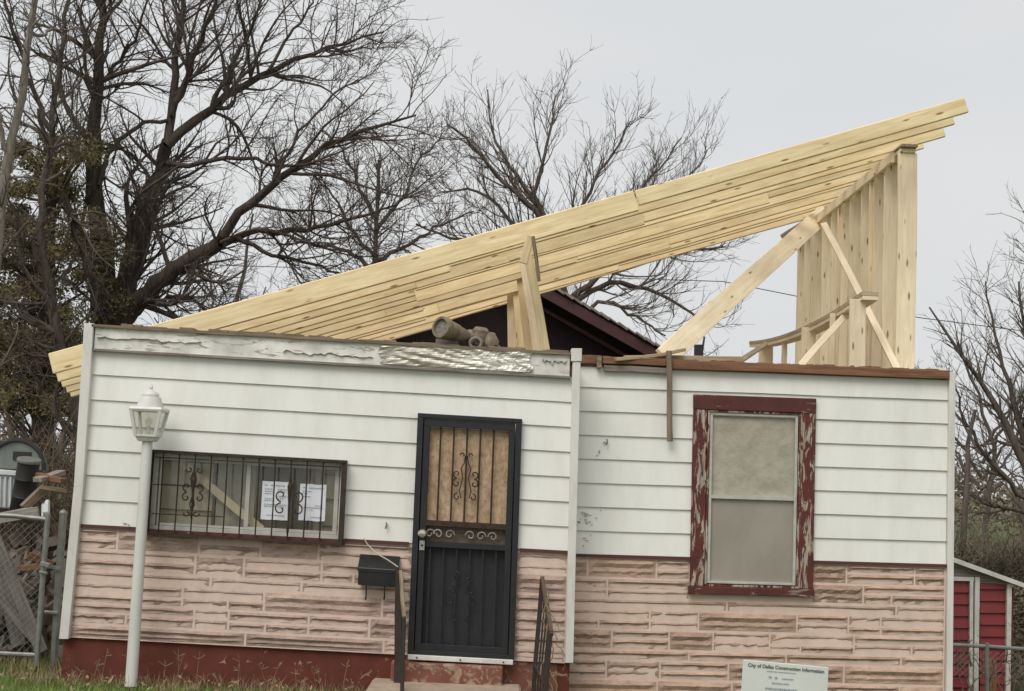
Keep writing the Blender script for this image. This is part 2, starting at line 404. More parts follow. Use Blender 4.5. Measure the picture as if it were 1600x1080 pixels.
def siding(W, s0, s1, rows, cuts, m, jit=.0):
    for (t0, t1) in rows:
        mid = (t0+t1)/2
        for x0, x1 in minus(s0, s1, [(c[0], c[1]) for c in cuts if c[2] < mid < c[3]]):
            mb = MB(); seg = max(2, int((x1-x0)*18)); vs = []; fs = []
            for k in range(seg+1):
                q = x0+(x1-x0)*k/seg; w = .0022*mnoise.noise(Vector((q*9, t0*3, 1))); e = .012*mnoise.noise(Vector((q*5, t0*2, 7)))
                vs += [W(q, t0+.0+e, -.025+w), W(q, t1-.01+e*.5, -.010+w), W(q, t1-.01, -.001), W(q, t0+.0+e, -.001), ]
            for k in range(seg):
                for j in range(4):
                    p = k*4+j; r = k*4+(j+1) % 4; fs.append((p, p+4, r+4, r))
            fs.append((3, 2, 1, 0)); fs.append(tuple(seg*4+j for j in range(4)))
            mb.add(vs, fs); mb.build('siding_board', m, house)
siding(WL, .001, .999, [(i, i+1) for i in range(7)], [(.6845, .8965, -9, 5), (.146, .541, -9, 3)], white)
siding(WR, -.045, .999, [(i, i+1) for i in range(7)], [(.322, .628, -9, 6)], white)
siding(WR, -.045, .998, [(7, 7.86)], [], white)
# red strip between siding and stone
for W, a, b, cuts in ((WL, .0, 1.0, [(.676, .902), (.143, .545)]), (WR, -.04, 1.0, [(.312, .638)])):
    for x0, x1 in minus(a, b, cuts):
        MB().slab(W, x0, x1, -.10, .03, -.042, 0).build('red_strip', red_trim, house)

# stones --------------------------------------------------------------
def stone(W, s0, s1, t0, t1, m, mpx):
    """one cast stone with a chiselled face"""
    js = .0026; jt = .058
    s0 += js; s1 -= js; t0 += jt; t1 -= jt
    if (s1-s0)*mpx < .03: return
    nx = int(min(10, max(4, (s1-s0)*mpx/.045))); thin = (t1-t0) < .45
    prof = [(0, -.017), (.12, -.012), (.46, -.016), (.72, -.042), (1, -.022)] if thin else [(0, -.018), (.14, -.020), (.30, -.034), (.50, -.018), (.76, -.046), (1, -.022)]
    if random.random() < .3: prof = [(a, b*.6) for a, b in prof]
    vs = []; fs = []; nr = len(prof)
    off = random.random()*50; rough_ = random.random() < .35; wav = .12 if rough_ else .035; dep = .016 if rough_ else .006
    for j, (v, d) in enumerate(prof):
        for i in range(nx+1):
            u = i/nx; vv = v; dd = d
            if 0 < j < nr-1:
                vv += wav*mnoise.noise(Vector((u*nx*.9+off, j*1.7, 3))); dd += dep*mnoise.noise(Vector((u*nx*1.1+off, j*2.3, 9)))+random.uniform(-.0045, .0045)
            else: dd += .004*mnoise.noise(Vector((u*nx+off, j, 0)))
            if dd < -.018: dd = -.018+(dd+.018)*.72
            if i in (0, nx): dd = -.016+dd*.15
            uu = u + (0 if i in (0, nx) else random.uniform(-.25, .25)/nx)
            vs.append(W(s0+(s1-s0)*uu, t0+(t1-t0)*vv, dd))
    nf = len(vs)
    for j in range(nr-1):
        for i in range(nx):
            a = j*(nx+1)+i; fs.append((a, a+1, a+nx+2, a+nx+1))
    vs += [W(s0, t0, -.01), W(s1, t0, -.01), W(s1, t1, -.01), W(s0, t1, -.01)]
    fs.append((nf, nf+1)+tuple(i for i in range(nx, -1, -1)))
    fs.append((nf+2, nf+3)+tuple((nr-1)*(nx+1)+i for i in range(nx+1)))
    fs.append((nf+3, nf)+tuple(j*(nx+1) for j in range(nr))); fs.append((nf+1, nf+2)+tuple(j*(nx+1)+nx for j in range(nr-1, -1, -1)))
    MB().add(vs, fs).build('stone', m, house)
def stonework(W, s0, s1, ttop, tbot, cuts, m, width):
    t = ttop; k = 0
    pat = [.84, .84, .46, .84, .84, .44, .80, .84, .46, .84]
    while t > tbot+.1:
        h = pat[k % len(pat)]; k += 1
        if t-h < tbot+.25: h = t-tbot
        x = s0; ivs = minus(s0, s1, [(c[0], c[1]) for c in cuts if c[2] < t-h*.5 < c[3]])
        for a, b in ivs:
            x = a
            while x < b-1e-4:
                if h < .6: ln = random.uniform(.7, 1.5)
                else: ln = random.choice((random.uniform(.25, .5), random.uniform(.4, .75), random.uniform(.6, 1.0)))
                e = min(b, x+ln/width)
                if b-e < .12/width: e = b
                if h < .6 or random.random() < .42: stone(W, x, e, t-h, t, m, width)
                else:
                    sp = random.uniform(.42, .58); xm = x+(e-x)*random.uniform(.3, .7)
                    stone(W, x, e, t-h*sp, t, m, width)
                    if e-x > .6/width and random.random() < .6: stone(W, x, xm, t-h, t-h*sp, m, width); stone(W, xm, e, t-h, t-h*sp, m, width)
                    else: stone(W, x, e, t-h, t-h*sp, m, width)
                x = e
        t -= h
stonework(WL, .0, 1.0, -.1, -4.5, [(.6845, .8965, -9, 9), (.143, .545, -.3, 9)], stone_l, 3.95)
stonework(WR, -.045, .998, -.1, -6.6, [(.310, .640, -1.5, 9)], stone_r, 3.16)

# trims ------------------------------------------------------------------
def trimpost(pts, w, d0, d1, m, name='corner_trim', Y=0):
    """pts: list of (xleft, y) px; w px"""
    mb = MB()
    for (x, y), (x2, y2) in zip(pts[:-1], pts[1:]):
        q = [U(x2, y2, Y), U(x2+w, y2, Y), U(x+w, y, Y), U(x, y, Y)]
        mb.hexa([p+Vector((0, d0, 0)) for p in q]+[p+Vector((0, d1, 0)) for p in q])
    return mb.build(name, m, house, bev=.003)
trimpost([(136, 507), (120, 760), (97, 997)], 14.5, -.075, .12, white_trim)
trimpost([(894, 566), (882.5, 1034)], 12.5, -.075, .43, white_trim)
trimpost([(892, 546), (891.4, 566)], 16.5, -.085, .1, white_trim, 'trim_cap')
trimpost([(1480, 583), (1475, 1110)], 9.5, -.06, .10, white_trim, Y=YR)
# fascia band along the left wall top
MB().slab(WL, .010, .992, 7.0, 7.86, -.050, .003, 10).build('fascia_board', fascia_m, house)
MB().slab(WL, .004, .995, 6.93, 7.02, -.062, .0, 6).build('fascia_moulding', greywood, house)
MB().slab(WL, .004, .995, 7.86, 7.97, -.075, .16, 12).build('roof_edge', oldwood, house, label='brown torn roof edge')
mb = MB()
for k in range(46):
    s = random.uniform(.01, .97); l = random.uniform(.01, .05); mb.slab(WL, s, s+l, 7.97, 7.97+random.uniform(.02, .10), -.06+random.uniform(0, .03), .12)
o = mb.build('roof_scrap', oldwood, house); o['kind'] = 'stuff'
# torn strips on the fascia (peeled paint edges)
def torn(s0, s1, t0, amp, seed):
    mb = MB(); n = 26; vs = []; fs = []
    for i in range(n+1):
        s = s0+(s1-s0)*i/n; a = amp*(mnoise.noise(Vector((i*.33, seed, 0)))*1.2+.7*mnoise.noise(Vector((i*1.3, seed, 9)))); b = .015+.07*abs(mnoise.noise(Vector((i*.6, seed, 4))))
        vs += [WL(s, t0+a, -.056), WL(s, t0+a+b, -.060-.012*random.random()), WL(s, t0+a+b*1.1, -.052)]
    for i in range(n):
        fs += [(i*3, i*3+3, i*3+4, i*3+1), (i*3+1, i*3+4, i*3+5, i*3+2)]
    return mb.add(vs, fs).build('torn_flashing', flash_m, house)
torn(.015, .23, 7.45, .12, 3); torn(.40, .585, 7.3, .12, 5); torn(.935, .985, 7.55, .18, 15)
# crumpled foil flashing
mb = MB(); nx, ny = 90, 12; vs = []; fs = []
for j in range(ny+1):
    for i in range(nx+1):
        u = i/nx; v = j/ny; s = .600+.312*u+.004*math.sin(v*7); t = 7.08+.80*v - (.1*max(0, .12-u)*8*v)
        p = WL(s, t, -.058); q = Vector((u*14, v*3.0, 0))
        p.y -= .022*abs(mnoise.noise(Vector((u*5, v*2.6+u*3, 1))))+.009*abs(mnoise.noise(Vector((u*12+v*2, v*4-u*5, 2))))+.008*abs(mnoise.noise(Vector((u*40, v*3, 5))))*u; vs.append(p)
for j in range(ny):
    for i in range(nx):
        a = j*(nx+1)+i; fs.append((a, a+1, a+nx+2, a+nx+1))
mb.add(vs, fs).build('metal_flashing', foil_m, house, label='crumpled silver flashing above the door')

# right wing top: exposed brown plates
for (a, b, t0, t1, d) in ((-.02, .06, 7.95, 8.32, -.03), (.06, .235, 7.98, 8.28, -.05), (.235, .998, 7.87, 8.24, -.055)):
    lumber('wall_plate', WR(a+.002, (t0+t1)/2, d+.03), WR(b-.002, (t0+t1)/2-.0, d+.03), (t1-t0)*.2, .10, brownwood, house, bow=.003, seg=14)
mb = MB()
for k in range(70):
    s = random.uniform(0, .95); l = random.uniform(.006, .04); mb.slab(WR, s, s+l, 8.2, 8.24+random.uniform(.0, .09), -.06+random.uniform(0, .05), .05)
mb.build('torn_plate_scrap', brownwood, house)['kind'] = 'stuff'
lumber('ledger_strip', WR(.065, 7.80, -.045), WR(.245, 7.78, -.045), .05, .03, greywood, house)
MB().slab(WR, .046, .058, 7.8, 8.3, -.09, 0).build('nailer_block', oldwood, house)
lumber('hanging_lath', U(1045.5, 548, YR-.1), U(1046.5, 690, YR-.08), .045, .03, oldwood, house, up=(1, 0, 0), label='weathered strip hanging down the wall')
lumber('roof_lath', U(960, 562, .35), U(1068, 547, .55), .03, .12, tanwood, house, bow=.02)
lumber('roof_lath', U(975, 560, .5), U(1160, 562, .75), .05, .05, tanwood, house, bow=.01)

# side and back walls
XL = WL(-.012, 0).x; XRr = U(1484, 800, YR).x; ztop = WL(.02, 7.8).z
xm = WL(1.0, 0).x
MB().box(((XL+.08), 3.6, 1.4), (.12, 6.9, 2.9)).build('side_wall', white, house)
MB().box(((XRr-.07), 3.8, 1.42), (.12, 6.5, 2.95)).build('side_wall', white, house)
MB().box(((XL+XRr)/2, 7.1, 1.4), (XRr-XL-.1, .12, 2.9)).build('back_wall', white, house)
MB().box(((XL+XRr)/2, 3.8, 2.55), (XRr-XL-.3, 6.3, .05)).build('ceiling_deck', oldwood, house)

# marks on the siding: small hooks and stubs
def stub(p, name='wall_hook'):
    mb = MB(); mb.tube([p, p+Vector((0, -.03, .0)), p+Vector((.004, -.04, -.02)), p+Vector((-.004, -.03, -.045))], .006, 5); mb.build(name, galv, house, True)
stub(U(604, 817, -.02)); stub(U(948, 687, YR-.02))
# smudge (rust and dirt patch) on the right wing: thin flaking patches
stains = [(197, 818, 8, 3), (203, 820, 4, 3), (944, 692, 6, 5), (936, 706, 3, 7), (932, 712, 5, 2), (604, 822, 3, 4)]
for i in range(16): stains.append((random.gauss(915, 8), random.gauss(808, 7), random.uniform(2, 8), random.uniform(1.5, 4)))
for i in range(6): stains.append((random.gauss(914, 6), random.gauss(840, 6), random.uniform(2, 4), random.uniform(1.5, 3)))
mb = MB()
for (x, y, w, h) in stains:
    x = max(x, 904) if x > 890 else x; n = 11; Yc = YR if x > 890 else 0; c = U(x, y, Yc); px = (10.5+Yc)/F
    vs = [c+Vector((0, -.032, 0))]+[c+Vector((math.cos(a)*w*px*(.25+.35*random.random()), -.031, math.sin(a)*h*px*(.25+.35*random.random()))) for a in [2*math.pi*i/n for i in range(n)]]
    mb.add(vs, [(0, 1+i, 1+(i+1) % n) for i in range(n)])
mb.build('paint_stains', stain_m, house)['kind'] = 'stuff'

# ================================================================= LEFT WINDOW
def child_empty(name, loc, parent, label=None):
    o = bpy.data.objects.new(name, None); o.empty_display_size = .1; COL.objects.link(o); o.parent = parent
    o.location = Vector(loc)-wl(parent); WLOC[o.name] = Vector(loc)
    if label: o['label'] = label
    return o
def frame4(W, s0, s1, t0, t1, ws, wt, d0, d1, name, m, parent, bev=.002, mh=None):
    MB().slab(W, s0, s1, t1-wt, t1, d0, d1).build(name, mh or m, parent, bev=bev)
    MB().slab(W, s0, s1, t0, t0+wt, d0, d1).build(name, mh or m, parent, bev=bev)
    MB().slab(W, s0, s0+ws, t0+wt+.004, t1-wt-.004, d0, d1).build(name, m, parent, bev=bev)
    MB().slab(W, s1-ws, s1, t0+wt+.004, t1-wt-.004, d0, d1).build(name, m, parent, bev=bev)
win = child_empty('window', WL(.34, 1.5), house, 'wide sliding window behind iron bars')
frame4(WL, .148, .540, -.02, 3.04, .010, .17, -.035, .07, 'frame', alu, win)
frame4(WL, .160, .345, .16, 2.85, .005, .09, -.01, .03, 'sash', alu, win)
frame4(WL, .338, .528, .16, 2.85, .009, .12, -.022, -.012, 'sash', alu, win)
MB().slab(WL, .166, .336, .25, 2.76, .008, .012).build('pane', glass_m, win)
MB().slab(WL, .348, .518, .25, 2.76, -.018, -.014).build('pane', glass_m, win)
MB().slab(WL, .140, .546, -.24, -.03, -.085, 0).build('sill', red_peel_h, win)
# papers behind the glass
def paper(s0, s1, t0, t1, dy, lab, lines):
    e = empty('paper_notice', WL((s0+s1)/2, (t0+t1)/2, dy), lab, 'notice', 'paper notices taped in the barred window')
    mb = MB(); n = 7; vs = []; fs = []
    for i in range(n+1):
        for j in range(5):
            s = s0+(s1-s0)*i/n; t = t0+(t1-t0)*j/4 + (.03*mnoise.noise(Vector((i*1.3, s0*50, 0))) if j in (0, 4) else 0)
            vs.append(WL(s, t, dy+.002*math.sin(i*1.1+j)))
    for i in range(n):
        for j in range(4):
            a = i*5+j; fs.append((a, a+5, a+6, a+1))
    mb.add(vs, fs).build('sheet', paper_m, e, True)
    lm = MB()
    for (u0_, u1_, v) in lines:
        x = u0_
        while x < u1_:
            w = random.uniform(.03, .10); lm.slab(WL, s0+(s1-s0)*x, s0+(s1-s0)*min(u1_, x+w), t0+(t1-t0)*v-.014, t0+(t1-t0)*v+.014, dy-.005, dy-.0042); x += w+.025
    lm.build('printed_lines', ink, e)['kind'] = 'stuff'
L1 = [(.3, .8, .90), (.08, .2, .9), (.10, .42, .80), (.55, .9, .80), (.1, .42, .74), (.55, .85, .74), (.1, .4, .68), (.12, .38, .55), (.1, .4, .50), (.55, .9, .62), (.55, .8, .56), (.1, .9, .40), (.1, .8, .35), (.2, .85, .12)]
L2 = [(.12, .2, .9), (.35, .9, .90), (.1, .45, .80), (.1, .3, .74), (.1, .4, .66), (.1, .9, .36), (.45, .55, .3), (.6, .9, .42), (.45, .9, .10)]
paper(.372, .430, .62, 2.15, -.026, 'left white paper notice taped in the barred window', L1)
paper(.449, .503, .66, 2.12, -.026, 'right white paper notice taped in the barred window', L2)
# room behind
MB().slab(WL, .10, .60, -.5, 3.6, .20, .25).build('room_wall', room_m, house)
MB().slab(WL, .350, .462, -.4, 2.78, .13, .16).build('room_door', room_dk, house)
MB().slab(WL, .27, .333, -.4, 3.0, .15, .18, 5).build('curtain', curtain_m, house)
MB().slab(WL, .462, .56, -.4, 3.2, .16, .19).build('shelf_back', room_tan, house)
for t in (.4, 1.5, 2.5): MB().slab(WL, .492, .53, t, t+.06, .13, .16).build('shelf', room_dk, house)
for s in (.468, .485): MB().slab(WL, s, s+.004, -.3, 3, .13, .16).build('shelf_post', room_dk, house)
MB().slab(WL, .262, .268, -.4, 3.1, .15, .19).build('wall_stud', room_dk, house)
for t in (.75, 1.75, 2.7): MB().slab(WL, .13, .262, t, t+.04, .175, .20).build('wall_rail', room_dk, house)
lumber('inner_brace', WL(.195, 2.75, .09), WL(.372, .18, .06), .065, .02, room_tan, house)
MB().slab(WL, .10, .60, -.5, -.4, .1, .2).build('room_floor', room_dk, house)
# grille
gr = child_empty('window_grille', WL(.34, 1.5, -.1), house, 'dark rusty iron bars with scrollwork over the wide window')
G0, G1, GB, GT = .1435, .5430, -.20, 3.15
MB().slab(WL, G0, G1, GT-.11, GT, -.13, -.03).build('grille_frame', iron, gr)
MB().slab(WL, G0, G1, GB-.03, GB+.07, -.13, -.03).build('grille_frame', iron, gr)
MB().slab(WL, G0, G0+.0045, GB, GT, -.12, -.02).build('grille_frame', iron, gr)
MB().slab(WL, G1-.008, G1, GB, GT, -.12, -.02).build('grille_frame', iron, gr)
for i in range(11):
    s = .172+i*.0325
    MB().tube([WL(s, GB, -.11), WL(s+.0007, 1.5, -.112), WL(s, GT-.05, -.11)], .0065, 6).build('bar', iron, gr)
for t in (.62, 2.86): MB().tube([WL(G0, t, -.112), WL(G1 if t > 1 else .30, t+.02, -.112)], .0045, 5).build('cross_bar', iron, gr)
for t in (1.78,): MB().tube([WL(G0, t, -.112), WL(.245, t, -.112)], .0045, 5).build('cross_bar', iron, gr)
def spiral(W, s, t, r, turns, a0, d, us=.2573, n=18, flip=1):
    """points of a spiral; r in t-units; s-units scaled"""
    P = []
    for i in range(n+1):
        q = i/n; rr = r*(1-.78*q); a = a0+flip*turns*2*math.pi*q
        P.append(W(s+rr*math.cos(a)*us/5, t+rr*math.sin(a), d))
    return P
def scroll_set(W, s, t, parent, m, d, k=1, rad=.006, us=.255, full=True):
    """symmetrical ornament around a bar"""
    for f in (-1, 1):
        mb = MB(); mb.tube(spiral(W, s+f*.0135*k, t+.22*k, .20*k, .9, -math.pi/2, d, us, flip=f), rad, 5)
        mb.tube(spiral(W, s+f*.0135*k, t-.22*k, .20*k, .9, math.pi/2, d, us, flip=-f), rad, 5); mb.build('scroll', m, parent)
        if full:
            mb = MB(); mb.tube(spiral(W, s+f*.010*k, t+.95*k, .15*k, .8, math.pi*(.5+.5*f)+math.pi, d, us, flip=-f), rad, 5)
            mb.tube([W(s+f*.002, t+.2*k, d), W(s+f*.006*k, t+.55*k, d), W(s+f*.002*k, t+.85*k, d)], rad, 5); mb.build('scroll', m, parent)
            mb = MB(); mb.tube(spiral(W, s+f*.009*k, t-.88*k, .15*k, .8, 0 if f > 0 else math.pi, d, us, flip=-f), rad, 5)
            mb.tube([W(s+f*.001, t-.2*k, d), W(s+f*.005*k, t-.5*k, d), W(s+f*.001*k, t-.75*k, d)], rad, 5); mb.build('scroll', m, parent)
    lathe(MB(), W(s, t-1.1*k, d), W(s, t+1.15*k, d), [(0, .004), (.1, .012), (.2, .006), (.5, .010), (.72, .022), (.78, .012), (.9, .008), (1, .004)], 8).build('collar', m, parent)
scroll_set(WL, .237, 1.55, gr, iron, -.122, .95)
scroll_set(WL, .4325, 1.35, gr, iron, -.122, 1.25, full=False)

# ================================================================= DOOR
door = child_empty('security_door', WL(.79, 0), house, 'black iron security door with plywood behind its upper bars')
frame4(WL, .6835, .8975, -4.42, 5.2, .012, .16, -.075, .08, 'door_frame', black_m, door)
d0 = -.06
frame4(WL, .697, .884, -4.28, 5.0, .0125, .30, d0, 0, 'door_stile', black_m, door)
MB().slab(WL, .700, .882, .74, .93, d0+.002, 0).build('door_rail', iron, door)
MB().slab(WL, .700, .882, -.10, .10, d0+.002, 0).build('door_rail', black_m, door)
MB().slab(WL, .708, .873, .95, 4.68, -.004, .012).build('plywood_panel', osb, door)
MB().slab(WL, .700, .882, -4.2, .0, .012, .03).build('lower_panel', black_panel, door)
MB().slab(WL, .700, .882, .0, .95, .0, .02).build('mid_panel', room_dk, door)
for i in range(5):
    s = .7315+i*.0272
    MB().tube([WL(s, .9, -.035), WL(s+.0002, 4.75, -.035)], .0075, 6).build('bar', iron, door)
for i in range(6):
    s = .7200+i*.0268
    MB().slab(WL, s-.0015, s+.0015, -4.0, -.1, -.04, -.02).build('bar', black_m, door)
# upper scrollwork
for f in (-1, 1):
    c = .7862
    for (ds, t, r, a, fl, tn) in ((.0075, 3.62, .11, 0, 1, .7), (.018, 2.86, .17, -1.57, 1, .95), (.018, 2.50, .19, 1.57, -1, .95), (.016, 1.95, .15, 1.57, -1, .9)):
        aa = a if f > 0 else math.pi-a
        MB().tube(spiral(WL, c+f*ds, t, r, tn, aa, -.045, .25, flip=fl*f), .0055, 5).build('scroll', iron, door)
    MB().tube([WL(c+f*.0025, 3.6, -.045), WL(c+f*.004, 3.3, -.045), WL(c+f*.010, 3.1, -.045), WL(c+f*.006, 2.7, -.045), WL(c+f*.012, 2.2, -.045), WL(c+f*.008, 1.9, -.045)], .005, 5).build('scroll', iron, door)
# mid band scrolls
for i, s in enumerate((.735, .758, .800, .822, .846, .718)):
    MB().tube(spiral(WL, s, .42, .2, 1.1, 0 if i % 2 else math.pi, -.05, .25, flip=1 if i % 2 else -1), .006, 5).build('scroll', greywood, door)
MB().tube([WL(.715, .2+.08, -.045)]+[WL(.715+.155*k/14, .42+.17*math.sin(k*1.35), -.045) for k in range(15)], .005, 5).build('scroll', iron, door)
# lower scrolls
for f in (-1, 1):
    for (ds, t, r) in ((.012, -1.2, .16), (.020, -1.75, .2), (.020, -2.2, .2), (.012, -2.9, .16)):
        MB().tube(spiral(WL, .7862+f*ds, t, r, .9, 1.57, -.05, .25, flip=f if t > -2 else -f), .006, 5).build('scroll', black_m, door)
# knob and lock
knob = lathe(MB(), WL(.704, .42, -.06), WL(.704, .42, -.145), [(0, .032), (.08, .032), (.12, .014), (.4, .014), (.5, .028), (.75, .036), (.95, .028), (1, .005)], 16)
chrome = plain('brushed_chrome', (.62, .60, .55), .25, .9, .1, 10, .1)
knob.build('knob', chrome, door, True)
MB().slab(WL, .6985, .7085, -.25, .13, -.075, -.06).build('lock_plate', chrome, door)
lathe(MB(), WL(.7035, -.06, -.075), WL(.7035, -.06, -.085), [(0, .010), (1, .009)], 10).build('keyhole', iron, door)
MB().slab(WL, .685, .8955, -4.62, -4.42, -.10, .08).build('threshold', white_trim, door, bev=.004)
for s in (.703, .79, .876): lathe(MB(), WL(s, -4.52, -.099), WL(s, -4.52, -.108), [(0, .007), (1, .006)], 8).build('bolt', iron, door)

# ================================================================= RIGHT WINDOW
rw = child_empty('window', WR(.475, 2.6), house, 'tall sash window in peeling dark red casing')
C0, C1, CB, CT = .3095, .6405, -1.50, 6.85
MB().slab(WR, C0, C1, CT-.62, CT, -.055, .0).build('casing', red_peel_h, rw, bev=.004)
MB().slab(WR, C0, C0+.038, CB+.33, CT-.625, -.05, .0).build('casing', red_peel, rw, bev=.004)
MB().slab(WR, C1-.040, C1, CB+.33, CT-.625, -.05, .0).build('casing', red_peel, rw, bev=.004)
MB().slab(WR, C0-.004, C1+.002, CB, CB+.325, -.075, .0).build('sill', red_peel_h, rw, bev=.004)
frame4(WR, .349, .601, -1.17, 6.22, .006, .08, -.045, .05, 'stop', red_peel, rw)
frame4(WR, .356, .594, -1.05, 6.12, .0075, .10, -.033, .04, 'frame', alu, rw)
MB().slab(WR, .3635, .5865, 2.52, 2.66, -.035, .02).build('meeting_rail', alu, rw)
mb = MB(); n1, n2 = 16, 16; vs = []; fs = []
for j in range(n2+1):
    for i in range(n1+1):
        p = WR(.3637+.2226*i/n1, 2.66+3.36*j/n2, -.004); p.y += .010*mnoise.noise(Vector((i*.5, j*.45, 0)))+.004*random.random(); vs.append(p)
for j in range(n2):
    for i in range(n1):
        a = j*(n1+1)+i; fs.append((a, a+1, a+n1+2, a+n1+1))
mb.add(vs, fs).build('wrinkled_sheet', sheet_m, rw, True)
MB().slab(WR, .3637, .5863, -.95, 2.52, -.008, .002).build('insect_screen', screen_m, rw)

# ================================================================= MAILBOX
mbx = empty('mailbox', U(590, 900, -.1), 'black wall mailbox with sloping lid beside the security door', 'mailbox')
def Q(x, y, Y): return U(x, y, Y)
tl, tr = U(563, 869, 0), U(621, 872, 0); bl = U(558, 913, -.14); br = U(622, 918, -.14)
def hx(a, b, c, d, dy0, dy1):
    return [p+Vector((0, dy0, 0)) for p in (a, b, c, d)]+[p+Vector((0, dy1, 0)) for p in (a, b, c, d)]
f0, f1, f2, f3 = U(559, 914, -.15), U(620, 918, -.15), U(621, 892, -.15), U(560, 888, -.15)
b0, b1, b2, b3 = [Vector((p.x, -.02, p.z)) for p in (f0, f1, f2, f3)]
up_ = Vector((0, 0, .10)); b2 = b2+up_; b3 = b3+up_
MB().hexa([f0, f1, f2, f3, b0, b1, b2, b3]).build('box_body', box_black, mbx, bev=.004)
v = Vector((.006, 0, 0)); w_ = Vector((0, -.006, .006))
MB().hexa([f3-v+w_-Vector((0, 0, .03)), f2+v+w_-Vector((0, 0, .03)), f2+v+w_, f3-v+w_, b3-v-Vector((0, 0, .008)), b2+v-Vector((0, 0, .008)), b2+v+Vector((0, 0, .006)), b3-v+Vector((0, 0, .006))]).build('lid', box_black, mbx, bev=.003)
for x in (572, 601): MB().tube([U(x, 915, -.1), U(x, 934, -.1), U(x-1, 937, -.13), U(x-1, 933, -.15)], .0055, 6).build('paper_hook', box_black, mbx)
tag(MB().tube([U(565, 846, -.03), U(569, 842, -.04), U(575, 852, -.05), U(590, 866, -.10), U(606, 875, -.16), U(622, 886, -.2)], .005, 5).build('cable', rope_m), 'pale loose cable drooping across the top of the mailbox', 'cable')

# ================================================================= STOOP and RAILINGS
st = U(576, 1066, -.35); st2 = U(815, 1074, -.35)
stoop = empty('entrance_step', (.5*(st.x+st2.x), -.6, 0), 'worn tan concrete step under the black security door', 'step')
MB().box(((st.x+st2.x)/2, -.68, .065), (st2.x-st.x, 1.3, .16)).build('tread', concrete, stoop, bev=.02)
MB().box(((st.x+st2.x)/2, -.08, .14), (st2.x-st.x-.3, .16, .30)).build('riser', found_b, stoop, bev=.01)
brown_rail = plain('brown_rail_paint', (.10, .065, .045), .75, 0, .4, 14, .5)
rl = empty('stair_railing', U(622, 1080, -.3), 'narrow dark wooden railing post between the mailbox and the door', 'railing', 'short railings beside the entrance step')
lumber('post', U(623.5, 893, -.22), U(620, 1110, -.22), .055, .055, rail_m, rl, up=(1, 0, 0))
lumber('handrail', U(626, 893, -.24), U(631, 966, -.62), .03, .04, oldwood, rl, up=(1, 0, 0))
lumber('post', U(631.5, 962, -.60), U(628, 1110, -.60), .03, .03, rail_m, rl, up=(1, 0, 0))
rr = empty('stair_railing', U(845, 1080, -.3), 'leaning dark brown railing with thin balusters right of the door', 'railing', 'short railings beside the entrance step')
lumber('post', U(847, 905, -.10), U(831, 1110, -.10), .035, .035, rail_m, rr, up=(1, 0, 0))
lumber('handrail', U(847, 903, -.10), U(862, 992, -.80), .03, .035, brown_rail, rr, up=(1, 0, 0))
lumber('post', U(860, 985, -.78), U(851, 1110, -.78), .035, .035, rail_m, rr, up=(1, 0, 0))
for q in (.25, .5, .75):
    Y = -.10-.7*q; lumber('baluster', U(847+15*q, 910+82*q, Y), U(834+14*q, 1110, Y), .014, .014, rail_m, rr, up=(1, 0, 0))
lumber('lower_rail', U(835, 1040, -.12), U(853, 1074, -.76), .022, .022, rail_m, rr, up=(1, 0, 0))
# dried vine on the right railing
mb = MB()
for k in range(9):
    x, y, Y = 858, random.uniform(905, 1060), random.uniform(-.6, -.2); P = [U(x, y, Y)]
    for q in range(6): x += random.uniform(-6, 9); y += random.uniform(5, 16); P.append(U(x, y, Y))
    mb.tube(P, .004, 4)
tag(mb.build('dead_vine', dry_m), 'dry pale vine tangled on the right hand stair railing', 'vine')

# ================================================================= LAMP POST
YL = -.28
lp = empty('lamp_post', U(204, 1070, YL), 'white lantern on a tall white post in front of the barred window', 'lamp post')
pb, pt = U(204.5, 1072, YL), U(230.5, 690, YL)
MB().tube([pb, pb+(pt-pb)*.02, pt], [.050, .047, .041], 20).build('post', lamp_white, lp, True)
k = 10.22/F; ax = (pt-pb).normalized(); cx = Vector((ax.z, 0, -ax.x)); cy = Vector((0, 1, 0))
O = U(230.5, 690, YL)
def ring(h, r): return [O+ax*(h*k)+cx*(sx*r*k)+cy*(sy*r*k) for sx, sy in ((-1, -1), (1, -1), (1, 1), (-1, 1))]
def fr(h0, r0_, h1, r1): return MB().hexa([ring(h0, r0_)[0], ring(h0, r0_)[1], ring(h1, r1)[1], ring(h1, r1)[0], ring(h0, r0_)[3], ring(h0, r0_)[2], ring(h1, r1)[2], ring(h1, r1)[3]])
fr(0, 12, 7, 15.5).build('lantern_base', lamp_white, lp, bev=.004)
fr(7, 17, 10, 17.5).build('lantern_rim', lamp_white, lp, bev=.002)
for sx, sy in ((-1, -1), (1, -1), (1, 1), (-1, 1)):
    a = O+ax*(9*k)+cx*(sx*15.0*k)+cy*(sy*15.0*k); b = O+ax*(48*k)+cx*(sx*22.5*k)+cy*(sy*22.5*k)
    MB().bar(a, b, .024, .024, cx).build('lantern_strut', lamp_white, lp)
fr(46, 24, 49.5, 25.5).build('lantern_rim', lamp_white, lp, bev=.002)
fr(49.5, 25.5, 53, 23.5).build('lantern_roof', lamp_white, lp, bev=.002)
lathe(MB(), O+ax*(52*k), O+ax*(90*k), [(0, 21*k), (.10, 20.5*k), (.46, 15.5*k), (.47, 13*k), (.50, 13.5*k), (.58, 13*k), (.66, 10*k), (.73, 5*k), (.78, 2*k), (.84, 3.2*k), (.90, 2.4*k), (1, .4*k)], 20).build('lantern_cap', lamp_white, lp, True)
lg = glassm('lantern_glass', .18)
g0 = ring(10, 13.8); g1 = ring(46, 21)
for i in range(4):
    j = (i+1) % 4; MB().add([g0[i], g0[j], g1[j], g1[i]], [(0, 1, 2, 3)]).build('lantern_pane', lg, lp)
